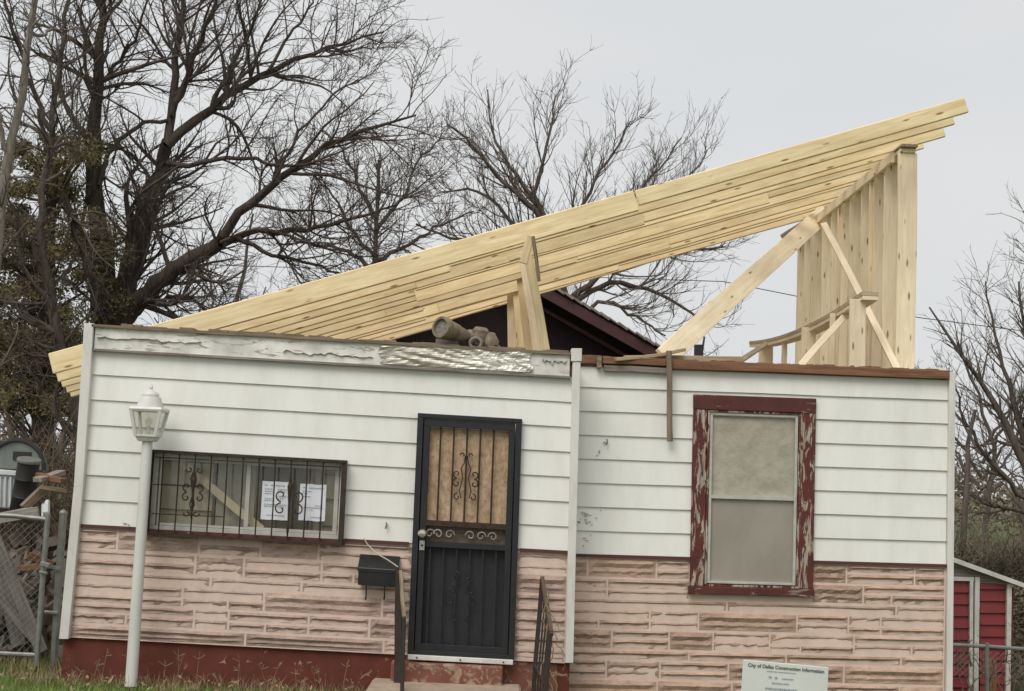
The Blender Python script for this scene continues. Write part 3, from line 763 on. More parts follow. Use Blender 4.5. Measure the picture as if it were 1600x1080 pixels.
MB().tube([O+ax*(9*k), O+ax*(24*k)], .018, 10).build('candle_tube', lamp_white, lp, True)
lathe(MB(), O+ax*(24*k), O+ax*(38*k), [(0, .012), (.3, .028), (.7, .030), (1, .004)], 12).build('bulb', glass_m, lp, True)

# ================================================================= ROOF FRAME
rf = empty('roof_frame', (2.5, 2.5, 2.7), 'new yellow pine shed roof frame of rafters and tall studs above the house', 'roof frame')
A = U(80, 569, .5); B = U(1516, 168, .5); RD = (B-A).normalized()
splits = [990, 690, 632, 625, 1180, 905, 622, 1060, 620, 1010, 640]
NR = 11
ZT = Vector((-math.sin(.33), 0, math.cos(.33)))
for i in range(NR):
    off = Vector((0, .4*i, 0 if i == 0 else random.uniform(-.011, .011))); ya = A+off; yb = B+off+RD*random.uniform(-.04, .05)+Vector((0, 0, random.uniform(-.012, .012)*(i > 0)))
    if i in (2, 5, 8): off2 = -.02
    else: off2 = .0
    q = (splits[i]-80)/1436; mid = ya+(yb-ya)*q
    if 0 < i < 5: ya = ya-RD*(.10*i)
    lumber('rafter', ya, mid-RD*.006, .184, .038, pine, rf, seg=10, bow=.012)
    o_ = ZT*(.020+off2)
    lumber('rafter', mid+RD*.006+o_, yb+o_+ZT*.010, .140, .038, pine, rf, seg=10, bow=.012)
# extra sistered boards next to the splices
for (x0, x1, i) in ((630, 1010, 2), (620, 1250, 4), (560, 840, 5), (650, 1100, 7)):
    off = Vector((0, .4*i-.041, -.012)); p = A+(B-A)*((x0-80)/1436)+off; q = A+(B-A)*((x1-80)/1436)+off
    lumber('sister_board', p, q, .184, .036, pine, rf, seg=8, bow=.01)
# stud wall at the right
XS = U(1415, 400, .9).x
def rz(X): 
    q = (X-A.x)/(B.x-A.x); return A.z+(B.z-A.z)*q
ZP = rz(XS)-.095-.04
for i in range(11):
    Y = .9+.4*i+(.0 if i else 0)
    lumber('stud', (XS+random.uniform(-.006, .006), Y, 2.7), (XS+random.uniform(-.006, .006), Y, ZP-.056), .17, .038, pine_pale, rf, up=(1, 0, 0), seg=6, bow=.012)
for i in (2, 5, 8): 
    Y = .9+.4*i+.041
    lumber('stud', (XS-.03, Y, 2.7), (XS-.03, Y, ZP-.1), .14, .038, pine_pale, rf, up=(1, 0, 0), seg=6)
lumber('top_plate', (XS, .82, ZP-.0), (XS, 5.0, ZP-.0), .030, .15, oldwood, rf, seg=6)  # thin upper plate coloured dark to draw the shadow line below the rafters
lumber('top_plate', (XS, .86, ZP-.036), (XS, 5.0, ZP-.036), .038, .14, pine_pale, rf, seg=6)
lumber('bottom_plate', (XS, .82, 2.86), (XS, 5.05, 2.86), .04, .14, pine_pale, rf, seg=4)
lumber('ridge_ledger', (XS-.105, .98, ZP-.075), (XS-.105, 5.2, ZP-.075), .10, .036, pine_pale, rf, seg=8)
# leaning plank from plate down to the right wing
lumber('leaning_plank', U(1302, 322, 4.3), U(1037, 560, .75), .20, .04, pine_pale, rf, up=tuple((U(1037, 560, .75)-U(1302, 322, 4.3)).cross(Vector((0, -1, 0)))), seg=8, bow=.02, label='long pale plank leaning down to the wall top')
lumber('cripple', U(1222, 371, 4.9), U(1268, 341, 4.7), .05, .09, oldwood, rf)
# middle support
for i in range(5):
    q = i/4; Y = .9+3.2*q
    xb, xt, yt = 859-56*q, 825-27*q, 398+40*q
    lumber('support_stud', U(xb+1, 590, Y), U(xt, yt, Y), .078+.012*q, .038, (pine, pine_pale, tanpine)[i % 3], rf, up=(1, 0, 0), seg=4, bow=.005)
lumber('support_stud', U(801, 590, 3.4), U(799, 434, 3.4), .10, .038, pine_pale, rf, up=(1, 0, 0), seg=4, bow=.004)
lumber('brace', U(829, 368, .42), U(818, 412, .44), .07, .038, pine, rf, up=(1, 0, 0), seg=2)
lumber('brace', U(833, 369, .40), U(842, 440, .45), .032, .05, oldwood, rf, up=(1, 0, 0), seg=2)
lumber('cripple', U(795, 405, .46), U(818, 398, .46), .05, .04, pine, rf, seg=2)

# short inner wall with sagging plate
sw = empty('short_wall_frame', U(1340, 575, .9), 'low pine stud frame with sagging top plate in front of the tall studs', 'wall frame')
XW = U(1340, 470, .8).x
def swp(x):   # px x -> Y on plane X=XW
    return (XW/( (x-791)/F )) - 10.5
pts = [(1358, 457, 25), (1328, 466, 0), (1300, 487, 7), (1262, 508, 22), (1226, 521, 7), (1182, 536, 22)]
PL = []
for x, y, w in pts:
    Y = max(.7, swp(x)-.0); PL.append(U(x, y, Y))
pa, pe = U(1360, 459, .72), U(1180, 536, 5.1)
PL = [pa+(pe-pa)*(q/12)+Vector((0, 0, -.10*4*(q/12)*(1-q/12))) for q in range(13)]
mb = MB()
for a, b in zip(PL[:-1], PL[1:]): mb.bar(a, b, .15, .036)
mb.build('top_plate', tanwood, sw)
mb = MB()
for a, b in zip(PL[:-1], PL[1:]): mb.bar(a-Vector((0, 0, .037)), b-Vector((0, 0, .037)), .14, .036)
mb.build('sagging_plate', pine_pale, sw)
for x, wpx, ytop in ((1340, 25, 468), (1301, 8, 490), (1264, 22, 512), (1226, 8, 526), (1197, 22, 537)):
    Y = max(.8, swp(x)); ww = wpx*(Y+10.5)/F
    lumber('stud', U(x-2, 600, Y), U(x, ytop, Y), ww, .038, pine_pale, sw, up=(1, 0, 0), seg=3, bow=.004)
lumber('brace', U(1287, 350, 2.6), U(1402, 578, .75), .065, .03, pine_thin, sw, up=(1, 0, .3), seg=4, label='thin pale diagonal brace in front of the tall studs')
lumber('brace', U(1250, 572, .9), U(1330, 484, 1.4), .06, .03, pine_thin, sw, up=(1, 0, -.5), seg=3)
lumber('brace', U(1140, 574, 1.2), U(1197, 537, 3.8), .05, .03, tanwood, sw, up=(1, 0, -.5), seg=3)

# dark stub vent
dv = MB().bar(U(1092, 570, .9), U(1091.5, 539, .9), .075, .075, (1, 0, 0)); MB
tag(dv.build('vent_stub', drum_black, None, bev=.004), 'small dark square vent stub behind the right wall top', 'vent')

# old vent pipe lying on the wall top
vp = empty('vent_pipe', U(720, 540, .3), 'weathered round vent pipe lying on the left wall top', 'vent pipe')
Yv = .22
a = U(688, 511, Yv-.30); b = U(748, 532, Yv+.12)
lathe(MB(), a, b, [(0.10, .064), (0, .070), (0, .088), (.02, .094), (.12, .094), (.13, .084), (.40, .070), (.45, .062), (.62, .050), (.70, .050), (.74, .066), (.84, .066), (.88, .05), (1, .05)], 28).build('pipe', pipe_m, vp, True)
lathe(MB(), a+(b-a)*.05, a+(b-a)*.06, [(0, .072), (1, .072)], 24).build('pipe_mouth', greywood, vp, True)
lathe(MB(), U(735, 526, Yv), U(757, 533, Yv+.05), [(0, .04), (.1, .075), (.3, .085), (.6, .08), (.9, .06), (1, .03)], 20).build('collar', pipe_m, vp, True)
lathe(MB(), U(748, 540, Yv), U(752, 512, Yv), [(0, .055), (.2, .07), (.5, .065), (.8, .075), (1, .05)], 16).build('elbow', pipe_m, vp, True)
lathe(MB(), U(768, 542, Yv), U(764, 520, Yv), [(0, .06), (.3, .072), (.6, .06), (.9, .05), (1, .02)], 16).build('elbow', pipe_m, vp, True)
MB().tube([U(765, 532, Yv), U(775, 540, Yv), U(783, 546, Yv)], [.03, .022, .015], 8).build('bracket', pipe_m, vp, True)
MB().tube([U(743+9*math.cos(q), 536+8*math.sin(q), Yv-.085) for q in [2*math.pi*i/14 for i in range(15)]], .012, 6).build('flange_ring', greywood, vp, True)
MB().hexa([U(680, 545, Yv-.1), U(716, 547, Yv-.1), U(716, 533, Yv-.1), U(681, 529, Yv-.1), U(680, 545, Yv+.05), U(716, 547, Yv+.05), U(716, 533, Yv+.05), U(681, 529, Yv+.05)]).build('wood_block', greywood, vp)

# ================================================================= BACK HOUSE with dark gable
YB = 9.5
bh = empty('old_house', (0, 11, 0), 'dark maroon gabled house with ragged shingles close behind the roof frame', 'house')
ap = U(748, 392, YB); er = U(1022, 546, YB); sl = (er-ap); sl /= sl.x
XE = 4.9
eR = ap+sl*XE; eL = Vector((ap.x-XE, YB, eR.z))
MB().add([ap+Vector((0, .35, 0)), eR+Vector((0, .35, 0)), (eR.x-.4, YB+.35, 0), (eL.x+.4, YB+.35, 0), eL+Vector((0, .35, 0))], [(0, 4, 3, 2, 1)]).build('gable_wall', dark_in, bh)  # solid sheet, the attic's shade put into its colour
MB().box((ap.x, YB+3.5, 1.2), (2*XE-1, 6, 2.4)).build('wall', maroon, bh)
def roofslab(sign, z0, z1, y0, y1, m, name, e=0.):
    E = eR if sign > 0 else eL; E = E+(E-ap)*e
    mb = MB(); q = [Vector((ap.x, 0, ap.z)), Vector((E.x, 0, E.z))]
    mb.hexa([Vector((q[0].x, y0, q[0].z+z0)), Vector((q[1].x, y0, q[1].z+z0)), Vector((q[1].x, y0, q[1].z+z1)), Vector((q[0].x, y0, q[0].z+z1)),
             Vector((q[0].x, y1, q[0].z+z0)), Vector((q[1].x, y1, q[1].z+z0)), Vector((q[1].x, y1, q[1].z+z1)), Vector((q[0].x, y1, q[0].z+z1))])
    return mb.build(name, m, bh)
for sgn in (1, -1):
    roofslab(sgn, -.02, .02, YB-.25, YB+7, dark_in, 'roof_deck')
    roofslab(sgn, -.20, -.02, YB-.28, YB-.24, maroon, 'bargeboard')
    roofslab(sgn, -.36, -.30, YB+.10, YB+.16, maroon, 'inner_rafter')
for sgn in (1, -1):
    d = (eR-ap) if sgn > 0 else (eL-ap); ln = d.length; d.normalize(); nrm = Vector((-d.z*sgn, 0, d.x*sgn))
    for k in range(int(ln/.16)):
        p = ap+d*(.16*k); 
        MB().bar(p+nrm*.035+Vector((0, -.30-random.uniform(0, .06), 0)), p+nrm*.035+Vector((0, 6.8, 0)), .17+random.uniform(0, .03), .02+random.uniform(0, .02), nrm+d*.12).build('shingle_row', shingle, bh)

# ================================================================= YARD SIGN
YS = -1.3
sg = empty('yard_sign', U(1225, 1180, YS), 'white rectangular city construction information sign standing before the stone wall', 'sign')
S = [U(1155, 1130, YS), U(1290, 1142, YS), U(1295, 1043, YS), U(1161.5, 1031, YS)]
MB().hexa([p for p in S]+[p+Vector((0, .012, 0)) for p in S]).build('sign_board', board_white, sg, bev=.003)
for x in (1175, 1272): MB().bar(U(x, 1060, YS+.03), U(x-6, 1300, YS+.03), .03, .03, (1, 0, 0)).build('stake', greywood, sg)
def textobj(txt, x, y, wpx, m, parent, Y, name='lettering', slope=.0885, bold=.0):
    cu_ = bpy.data.curves.new('t', 'FONT'); cu_.body = txt; cu_.size = 1; cu_.align_x = 'CENTER'; cu_.align_y = 'CENTER'; cu_.offset = bold
    to = bpy.data.objects.new('t', cu_); COL.objects.link(to); bpy.context.view_layer.update()
    me = bpy.data.meshes.new_from_object(to); w = max(v.co.x for v in me.vertices)-min(v.co.x for v in me.vertices)
    bpy.data.objects.remove(to); kk = (10.5+Y)/F; sc_ = wpx*kk/w
    ex = (S[1]-S[0]).normalized(); ez = (S[3]-S[0]).normalized(); c = U(x, y, Y)
    for v in me.vertices: v.co = ex*(v.co.x*sc_)+ez*(v.co.y*sc_)
    me.materials.clear(); me.materials.append(m)
    o = bpy.data.objects.new(name, me); COL.objects.link(o); o.parent = parent; o.location = c-wl(parent); WLOC[o.name] = c
textobj('City of Dallas Construction Information', 1228.5, 1044.5, 117, ink_dk, sg, YS-.004, bold=.022)
lm = MB()
for (x0, x1, y, h) in ((1198, 1244, 1051, .7), (1201, 1206, 1060, 1.6), (1211, 1215, 1060.5, 1.6), (1222, 1240, 1061, .9), (1206, 1233, 1069, 1.0), (1196, 1246, 1078, 1.5), (1190, 1240, 1090, 1.5)):
    x = x0
    while x < x1:
        w = random.uniform(1, 3.5); yy = y+(x-1225)*.08
        e = min(x1, x+w); lm.add([U(x, yy+h, YS-.004), U(e, yy+h, YS-.004), U(e, yy-h, YS-.004), U(x, yy-h, YS-.004)], [(0, 1, 2, 3)]); x += w+.9
lm.build('faint_print', ink, sg)['kind'] = 'stuff'

# ================================================================= LEFT YARD
gate = empty('chain_link_gate', U(62, 1035, .15), 'galvanised chain link gate with wire mesh left of the house', 'gate')
YG = .15
MB().tube([U(-120, 800, YG), U(20, 806, YG), U(76, 812, YG)], .021, 10).build('top_rail', galv, gate, True)
MB().tube([U(75, 803, YG), U(67, 900, YG), U(57, 1040, YG)], .023, 10).build('gate_post', galv, gate, True)
MB().tube([U(-120, 1015, YG), U(60, 1024, YG)], .018, 8).build('bottom_rail', galv, gate, True)
MB().bar(U(64, 880, YG-.04), U(78, 884, YG-.04), .05, .035).build('latch', galv, gate, bev=.004)
MB().bar(U(62, 893, YG-.04), U(74, 896, YG-.04), .04, .02).build('latch', galv, gate, bev=.004)
mb = MB()
def chain(mb, x0, x1, z0, z1, Y, p=.062, r=.0013):
    n = int((x1-x0)/p); h = z1-z0; m = int(h/p)
    for i in range(-m, n+1):
        for sg_ in (1, -1):
            P = []
            for j in range(m+1):
                x = x0+(i+j)*p if sg_ > 0 else x0+(i+m-j)*p
                if x0 <= x <= x1: P.append(Vector((x, Y+sg_*.003, z0+j*p)))
            if len(P) > 1: mb.tube([P[0], P[-1]], r, 3, False)
g0_ = U(-120, 1020, YG); g1_ = U(62, 1024, YG); chain(mb, g0_.x, g1_.x+.02, .12, 1.27, YG)
o = mb.build('chain_mesh', galv, gate); o['kind'] = 'stuff'
tp = empty('fence_post', U(86, 1035, .3), 'thick galvanised fence post between the gate and the house corner', 'post')
MB().tube([U(99, 803, .3), U(92, 900, .3), U(84, 1040, .3)], .030, 12).build('pole', galv, tp, True)
lathe(MB(), U(98.8, 804, .3), U(99.6, 796, .3), [(0, .033), (.4, .034), (.8, .02), (1, .004)], 12).build('cap', galv, tp, True)
MB().bar(U(70, 884, .25), U(95, 888, .25), .02, .03).build('hinge_arm', galv, tp)
MB().tube([U(70, 957, .25), U(90, 958, .25)], .018, 8).build('hinge_arm', galv, tp, True)

# debris pile
def plank(x0, y0, Y0, x1, y1, Y1, h, w, m, lab, grp=None, up=(0, 0, 1), seg=3, name='scrap_plank'):
    o = lumber(name, U(x0, y0, Y0), U(x1, y1, Y1), h, w, m, None, up=up, seg=seg); tag(o, lab, 'plank', grp); return o
scrap_grey = wood('dark_scrap_grey', (.17, .15, .125), (.05, .042, .034), knots=False, var=.3); scrap_brown = wood('dark_scrap_brown', (.14, .10, .065), (.045, .03, .02), knots=False, var=.3)
GR = 'scrap planks in the rubble beyond the gate'
plank(-10, 835, .6, 66, 1020, .35, .10, .03, scrap_grey, 'long grey plank leaning steeply inside the chain link gate', GR, up=(1, 0, 0))
plank(-8, 925, .6, 60, 1005, .5, .08, .025, scrap_grey, 'shorter grey plank under the steep leaning plank by the gate', GR, up=(1, 0, 0))
plank(-5, 870, .9, 30, 1010, .7, .12, .02, scrap_grey, 'wide weathered panel leaning left of the steep gate plank', GR, up=(1, 0, 0))
plank(36, 795, 2.2, 72, 762, 2.4, .09, .05, oldwood, 'brown stick propped against the black barrel', GR)
plank(60, 742, 2.4, 100, 752, 2.3, .05, .10, brownwood, 'reddish plank lying highest beside the black barrel', GR)
plank(58, 750, 2.2, 96, 738, 2.6, .05, .10, greywood, 'grey plank crossing the reddish one beside the black barrel', GR)
plank(64, 762, 2.2, 104, 768, 2.3, .04, .09, oldwood, 'thin brown plank under the crossed planks by the barrel', GR)
plank(-10, 812, 1.4, 60, 800, 1.4, .10, .04, greywood, 'grey plank lying flat just above the gate top rail', GR)
LB = ['broken grey board jumbled in the dark rubble behind the gate', 'broken brown board jumbled in the dark rubble behind the gate', 'broken reddish board jumbled in the dark rubble behind the gate']
for i in range(16):
    x, y = random.uniform(-10, 60), random.uniform(860, 1010); a = random.uniform(-1.3, 1.3); l = random.uniform(25, 60); Y = random.uniform(.9, 2.2)
    plank(x-l*math.cos(a)/2, y-l*math.sin(a)/2, Y, x+l*math.cos(a)/2, y+l*math.sin(a)/2, Y+random.uniform(-.2, .3), random.uniform(.04, .09), .03, (scrap_grey, scrap_brown, brownwood)[i % 3],
          LB[i % 3], 'broken boards jumbled behind the gate', name='broken_board')
mb = MB()
for i in range(420):
    q = random.random(); x = -5.4+1.5*random.random(); Y = random.uniform(.7, 3.5); z = random.random()*1.0*(Y/3.5)**.5
    rot = Matrix.Rotation(random.random()*6, 3, 'X') @ Matrix.Rotation(random.random()*6, 3, 'Y') @ Matrix.Rotation(random.random()*6, 3, 'Z')
    mb.box((x, Y, z), (random.uniform(.05, .3), random.uniform(.03, .16), random.uniform(.02, .08)), rot)
tag(mb.build('rubble_pile', rubble_m), 'heap of dark rubble and wood scraps behind the chain link gate', 'rubble', None, 'stuff')
# black barrel
bb = empty('black_barrel', U(38, 795, 2.6), 'tilted black barrel with a pale rim behind the gate', 'barrel')
a, b = U(34, 800, 2.7), U(45, 722, 2.6)
lathe(MB(), a, b, [(0, .12), (.02, .125), (.3, .118), (.32, .124), (.34, .118), (.65, .112), (.67, .118), (.69, .112), (1, .108)], 20).build('drum', drum_black, bb, True)
lathe(MB(), b, b+(b-a)*.06, [(0, .108), (0, .118), (.5, .122), (1, .118), (1, .10)], 20).build('rim', galv, bb, True)
# grey green domed tub
gt = empty('domed_tub', U(35, 740, 3.4), 'grey green round topped plastic housing with a black square opening', 'tub')
cen = U(36, 733, 3.4); kk = 13.9/F
vs = []; fs = []; na, nb = 16, 8
for j in range(nb+1):
    for i in range(na+1):
        th = math.pi*i/na; ph = math.pi/2*j/nb; r = 42*kk
        vs.append(cen+Vector((-math.cos(th)*r*(.8+.2*math.cos(ph)), r*.9*math.sin(ph)-.2, math.sin(th)*r*1.05*math.cos(ph*.75))))
for j in range(nb):
    for i in range(na):
        p = j*(na+1)+i; fs.append((p, p+1, p+na+2, p+na+1))
fs.append(tuple(range(na, -1, -1)))
MB().add(vs, fs).build('shell', grey_green, gt)
P = [cen+Vector((-math.cos(math.pi*i/16)*43*kk, -.21, math.sin(math.pi*i/16)*44*kk)) for i in range(17)]
MB().tube(P, .022, 6).build('rim', drum_black, gt, True)
MB().box(cen+Vector((8*kk, -.205, 20*kk)), (.19, .02, .09)).build('opening', drum_black, gt)
wb = empty('white_bin', U(8, 790, 2.9), 'ribbed white plastic bin left of the black barrel', 'bin')
mb = MB(); mb.hexa([U(-30, 792, 2.8), U(20, 795, 2.8), U(26, 738, 2.8), U(-30, 734, 2.8), U(-30, 792, 3.2), U(20, 795, 3.2), U(26, 738, 3.2), U(-30, 734, 3.2)]); mb.build('tub_body', tin_white, wb, bev=.01)
for x in (0, 8, 16): MB().tube([U(x, 790, 2.78), U(x+1, 745, 2.78)], .012, 6).build('rib', tin_white, wb, True)
MB().hexa([U(-32, 740, 2.76), U(28, 744, 2.76), U(28, 736, 2.76), U(-32, 731, 2.76), U(-32, 740, 3.2), U(28, 744, 3.2), U(28, 736, 3.2), U(-32, 731, 3.2)]).build('lid_rim', tin_white, wb, bev=.006)
# pale scrap of cloth on the post
tag(MB().tube([U(66, 812, .2), U(70, 790, .22), U(74, 783, .2), U(72, 800, .18), U(77, 812, .2)], [.01, .03, .02, .03, .006], 6).build('white_rag', tin_white), 'crumpled white rag hooked on top of the gate corner', 'rag')
tag(MB().hexa([U(84, 1025, .5), U(98, 1027, .5), U(100, 1008, .5), U(85, 1008, .5), U(84, 1025, .7), U(98, 1027, .7), U(100, 1008, .7), U(85, 1008, .7)]).build('concrete_block', galv), 'pale square block on the ground beside the thick fence post', 'block')

# ================================================================= RIGHT YARD
shed = empty('red_shed', U(1530, 1100, 5), 'red ribbed metal shed with white trim and sloping white roof edge', 'shed')
YH = 5.0
def redpanel(x0, x1, y0, y1):
    y = y0; i = 0
    while y < y1:
        e = y+18.5
        a, b, c, d = U(x0, e-1.2, YH), U(x1, e-1.0, YH), U(x1, y+.3, YH), U(x0, y, YH)
        o1, o2 = Vector((0, -.035, 0)), Vector((0, -.008, 0))
        MB().hexa([a+o1, b+o1, c+o2, d+o2]+[p+Vector((0, .01, 0)) for p in (a, b, c, d)]).build('rib_panel', red_metal, shed)
        y = e
MB().hexa([U(1400, 1160, YH+.02), U(1579, 1160, YH+.02), U(1584, 918, YH+.02), U(1400, 870, YH+.02)]+[p+Vector((0, 2.4, 0)) for p in (U(1400, 1160, YH+.02), U(1579, 1160, YH+.02), U(1584, 918, YH+.02), U(1400, 870, YH+.02))]).build('shed_wall', red_metal, shed)
redpanel(1440, 1515, 908, 1130); redpanel(1530, 1573, 903, 1130)
def strip(x0, y0, x1, y1, w, dy, name='trim'):
    MB().hexa([U(x1, y1, YH+dy), U(x1+w, y1, YH+dy), U(x0+w, y0, YH+dy), U(x0, y0, YH+dy)]+[p+Vector((0, .05, 0)) for p in (U(x1, y1, YH+dy), U(x1+w, y1, YH+dy), U(x0+w, y0, YH+dy), U(x0, y0, YH+dy))]).build(name, trim_w, shed)
strip(1524, 902, 1521, 1150, 7, -.07); strip(1516, 906, 1514, 1150, 5, -.06); strip(1574, 912, 1571, 1150, 7, -.07); 
MB().hexa([U(1440, 907, YH-.06), U(1522, 908, YH-.06), U(1522, 902, YH-.06), U(1440, 900, YH-.06)]+[p+Vector((0, .05, 0)) for p in (U(1440, 907, YH-.06), U(1522, 908, YH-.06), U(1522, 902, YH-.06), U(1440, 900, YH-.06))]).build('trim', trim_w, shed)
MB().hexa([U(1400, 898, YH-.03), U(1580, 915, YH-.03), U(1580, 905, YH-.03), U(1400, 838, YH-.03)]+[p+Vector((0, .04, 0)) for p in (U(1400, 898, YH-.03), U(1580, 915, YH-.03), U(1580, 905, YH-.03), U(1400, 838, YH-.03))]).build('gable_board', greywood, shed)
q = [U(1400, 846, YH-.14), U(1602, 919, YH-.14), U(1602, 912, YH-.14), U(1400, 838, YH-.14)]
MB().hexa(q+[p+Vector((0, 2.6, 0)) for p in q]).build('roof_edge', trim_w, shed)
mb = MB(); mb.tube([U(1546, 1085, 4.2), U(1546, 1036, 4.2), U(1549, 1030, 4.2), U(1553, 1036, 4.2), U(1553, 1085, 4.2)], .03, 8)
tag(mb.build('bent_pipe', brownwood, None, True), 'rusty bent pipe standing before the red shed', 'pipe')
fc = empty('chain_link_fence', U(1560, 1200, 2.2), 'chain link fence with grey top rail in front of the red shed', 'fence')
YF = 2.2
MB().tube([U(1470, 1007, YF), U(1540, 1010, YF), U(1680, 1020, YF)], .019, 8).build('top_rail', galv, fc, True)
mb = MB(); a = U(1480, 1009, YF); b = U(1670, 1018, YF); chain(mb, a.x, b.x, .05, a.z-.03, YF, .062)
mb.build('chain_mesh', galv, fc)['kind'] = 'stuff'
MB().tube([U(1542, 1160, YF), U(1542, 1005, YF)], .022, 8).build('fence_post', galv, fc, True)

# overhead wires
tag(MB().tube([Vector((-30, 26, 7.2)), U(1130, 440, 22), U(1255, 465, 22), U(1440, 497, 22), U(1620, 520, 22)], .011, 4).build('overhead_wire', drum_black), 'thin dark overhead wire crossing the sky behind the roof frame', 'wire')

# ================================================================= TREES
def fast_mesh(name, verts, faces4, mat):
    me = bpy.data.meshes.new(name); k = faces4.shape[1]
    me.vertices.add(len(verts)); me.vertices.foreach_set('co', verts.astype(np.float32).ravel())
    me.loops.add(faces4.size); me.loops.foreach_set('vertex_index', faces4.astype(np.int32).ravel())
    me.polygons.add(len(faces4)); me.polygons.foreach_set('loop_start', np.arange(0, faces4.size, k, dtype=np.int32))
    me.update(calc_edges=True); me.materials.append(mat); return me
def tubes(P, Rr, sides):
    """P (B,n,3), Rr (B,n) -> verts, quads"""
    B, n, _ = P.shape; T = np.gradient(P, axis=1); T /= np.linalg.norm(T, axis=2, keepdims=True)+1e-9
    ref = rng.normal(size=(B, 1, 3)); X = np.cross(T, ref); X /= np.linalg.norm(X, axis=2, keepdims=True)+1e-9; Z = np.cross(T, X)
    a = np.arange(sides)*2*np.pi/sides
    V = P[:, :, None, :]+(X[:, :, None, :]*np.cos(a)[None, None, :, None]+Z[:, :, None, :]*np.sin(a)[None, None, :, None])*Rr[:, :, None, None]
    idx = np.arange(B*n*sides).reshape(B, n, sides)
    q = np.stack([idx[:, :-1, :], np.roll(idx, -1, 2)[:, :-1, :], np.roll(idx, -1, 2)[:, 1:, :], idx[:, 1:, :]], -1).reshape(-1, 4)
    return V.reshape(-1, 3), q
def resample(P, n):
    P = np.array(P, float); d = np.r_[0, np.cumsum(np.linalg.norm(np.diff(P, axis=0), axis=1))]; u = np.linspace(0, d[-1], n)
    return np.stack([np.interp(u, d, P[:, i]) for i in range(3)], 1)
def grow(Pp, Rp, spacing, lmin, lmax, n, ang, up, wob, rmin, rfac=.55, ustart=.12, taper=.25, planar=.7, out=0):
    """children along parents. Pp (B,m,3)"""
    B, m, _ = Pp.shape; L = np.linalg.norm(np.diff(Pp, axis=1), axis=2).sum(1)
    cnt = np.maximum(1, rng.poisson(L*(1-ustart)/spacing)); pid = np.repeat(np.arange(B), cnt); K = len(pid)
    u = ustart+(1-ustart)*rng.random(K)**.85; f = u*(m-1); i0 = np.minimum(f.astype(int), m-2); w = (f-i0)[:, None]
    p0 = Pp[pid, i0]*(1-w)+Pp[pid, i0+1]*w; T = Pp[pid, i0+1]-Pp[pid, i0]; T /= np.linalg.norm(T, axis=1, keepdims=True)
    r0 = Rp[pid, i0]*(1-w[:, 0])+Rp[pid, i0+1]*w[:, 0]
    v = rng.normal(size=(K, 3)); v[:, 1] *= planar; v -= T*(v*T).sum(1, keepdims=True); v /= np.linalg.norm(v, axis=1, keepdims=True)
    a = np.radians(ang)*(.7+.6*rng.random(K))[:, None]; D = T*np.cos(a)+v*np.sin(a)
    ln = (lmin+(lmax-lmin)*rng.random(K)**1.3)*(1.05-.6*u); st = ln/(n-1)
    P = np.zeros((K, n, 3)); P[:, 0] = p0; wv = rng.normal(size=(K, 3))*wob
    for j in range(1, n):
        wv = wv*.6+rng.normal(size=(K, 3))*wob; D = D+wv; D[:, 2] += up; D[:, 0] += out; D /= np.linalg.norm(D, axis=1, keepdims=True); P[:, j] = P[:, j-1]+D*st[:, None]
    rb = np.maximum(rmin, np.minimum(r0*rfac, ln*.02+rmin)); Rr = rb[:, None]*np.linspace(1, taper, n)[None, :]; Rr = np.maximum(Rr, rmin*.55)
    return P, Rr
def tree(name, label, limbs, Y, bark_m, twig_m, levels, group='bare trees around the house', basez=True, depth=1.2, cat='tree', trunkto=None):
    """limbs: list of (pixel polyline, w0, w1, dY)"""
    root = empty(name, (trunkto[0], trunkto[1], 0), label, cat, group)
    TP, TR = [], []
    for pts_, w0, w1, dY in limbs:
        m_ = len(pts_); P = np.array([U(x, y, Y+dY*i/(m_-1)+0) for i, (x, y) in enumerate(pts_)]); P = resample(P, 14)
        P[1:-1] += rng.normal(size=(12, 3))*.02*np.array([1, 1.5, 1])
        k_ = (Y+10.5)/F; TP.append(P); TR.append(np.linspace(w0, w1, 14)*k_/2)
    TP = np.array(TP); TR = np.array(TR)
    if len(trunkto) > 2:
        pass
    V, q = tubes(TP, TR, 10); me = fast_mesh('trunk', V-np.array(root.location), q, bark_m); me.shade_smooth()
    o = bpy.data.objects.new('trunk', me); COL.objects.link(o); o.parent = root
    # ground trunk
    Vs, qs, off = [], [], 0; cur = (TP, TR)
    for li, lv in enumerate(levels):
        sides = lv.pop('sides', 3); keep = lv.pop('first', None); src = cur
        P, Rr = grow(*src, **lv); V, q = tubes(P, Rr, sides); Vs.append(V); qs.append(q+off); off += len(V)
        cur = (P, Rr)
    V = np.concatenate(Vs); q = np.concatenate(qs); me = fast_mesh('crown', V-np.array(root.location), q, twig_m)
    o = bpy.data.objects.new('crown', me); COL.objects.link(o); o.parent = root
    print(name, 'crown quads', len(q)); return root

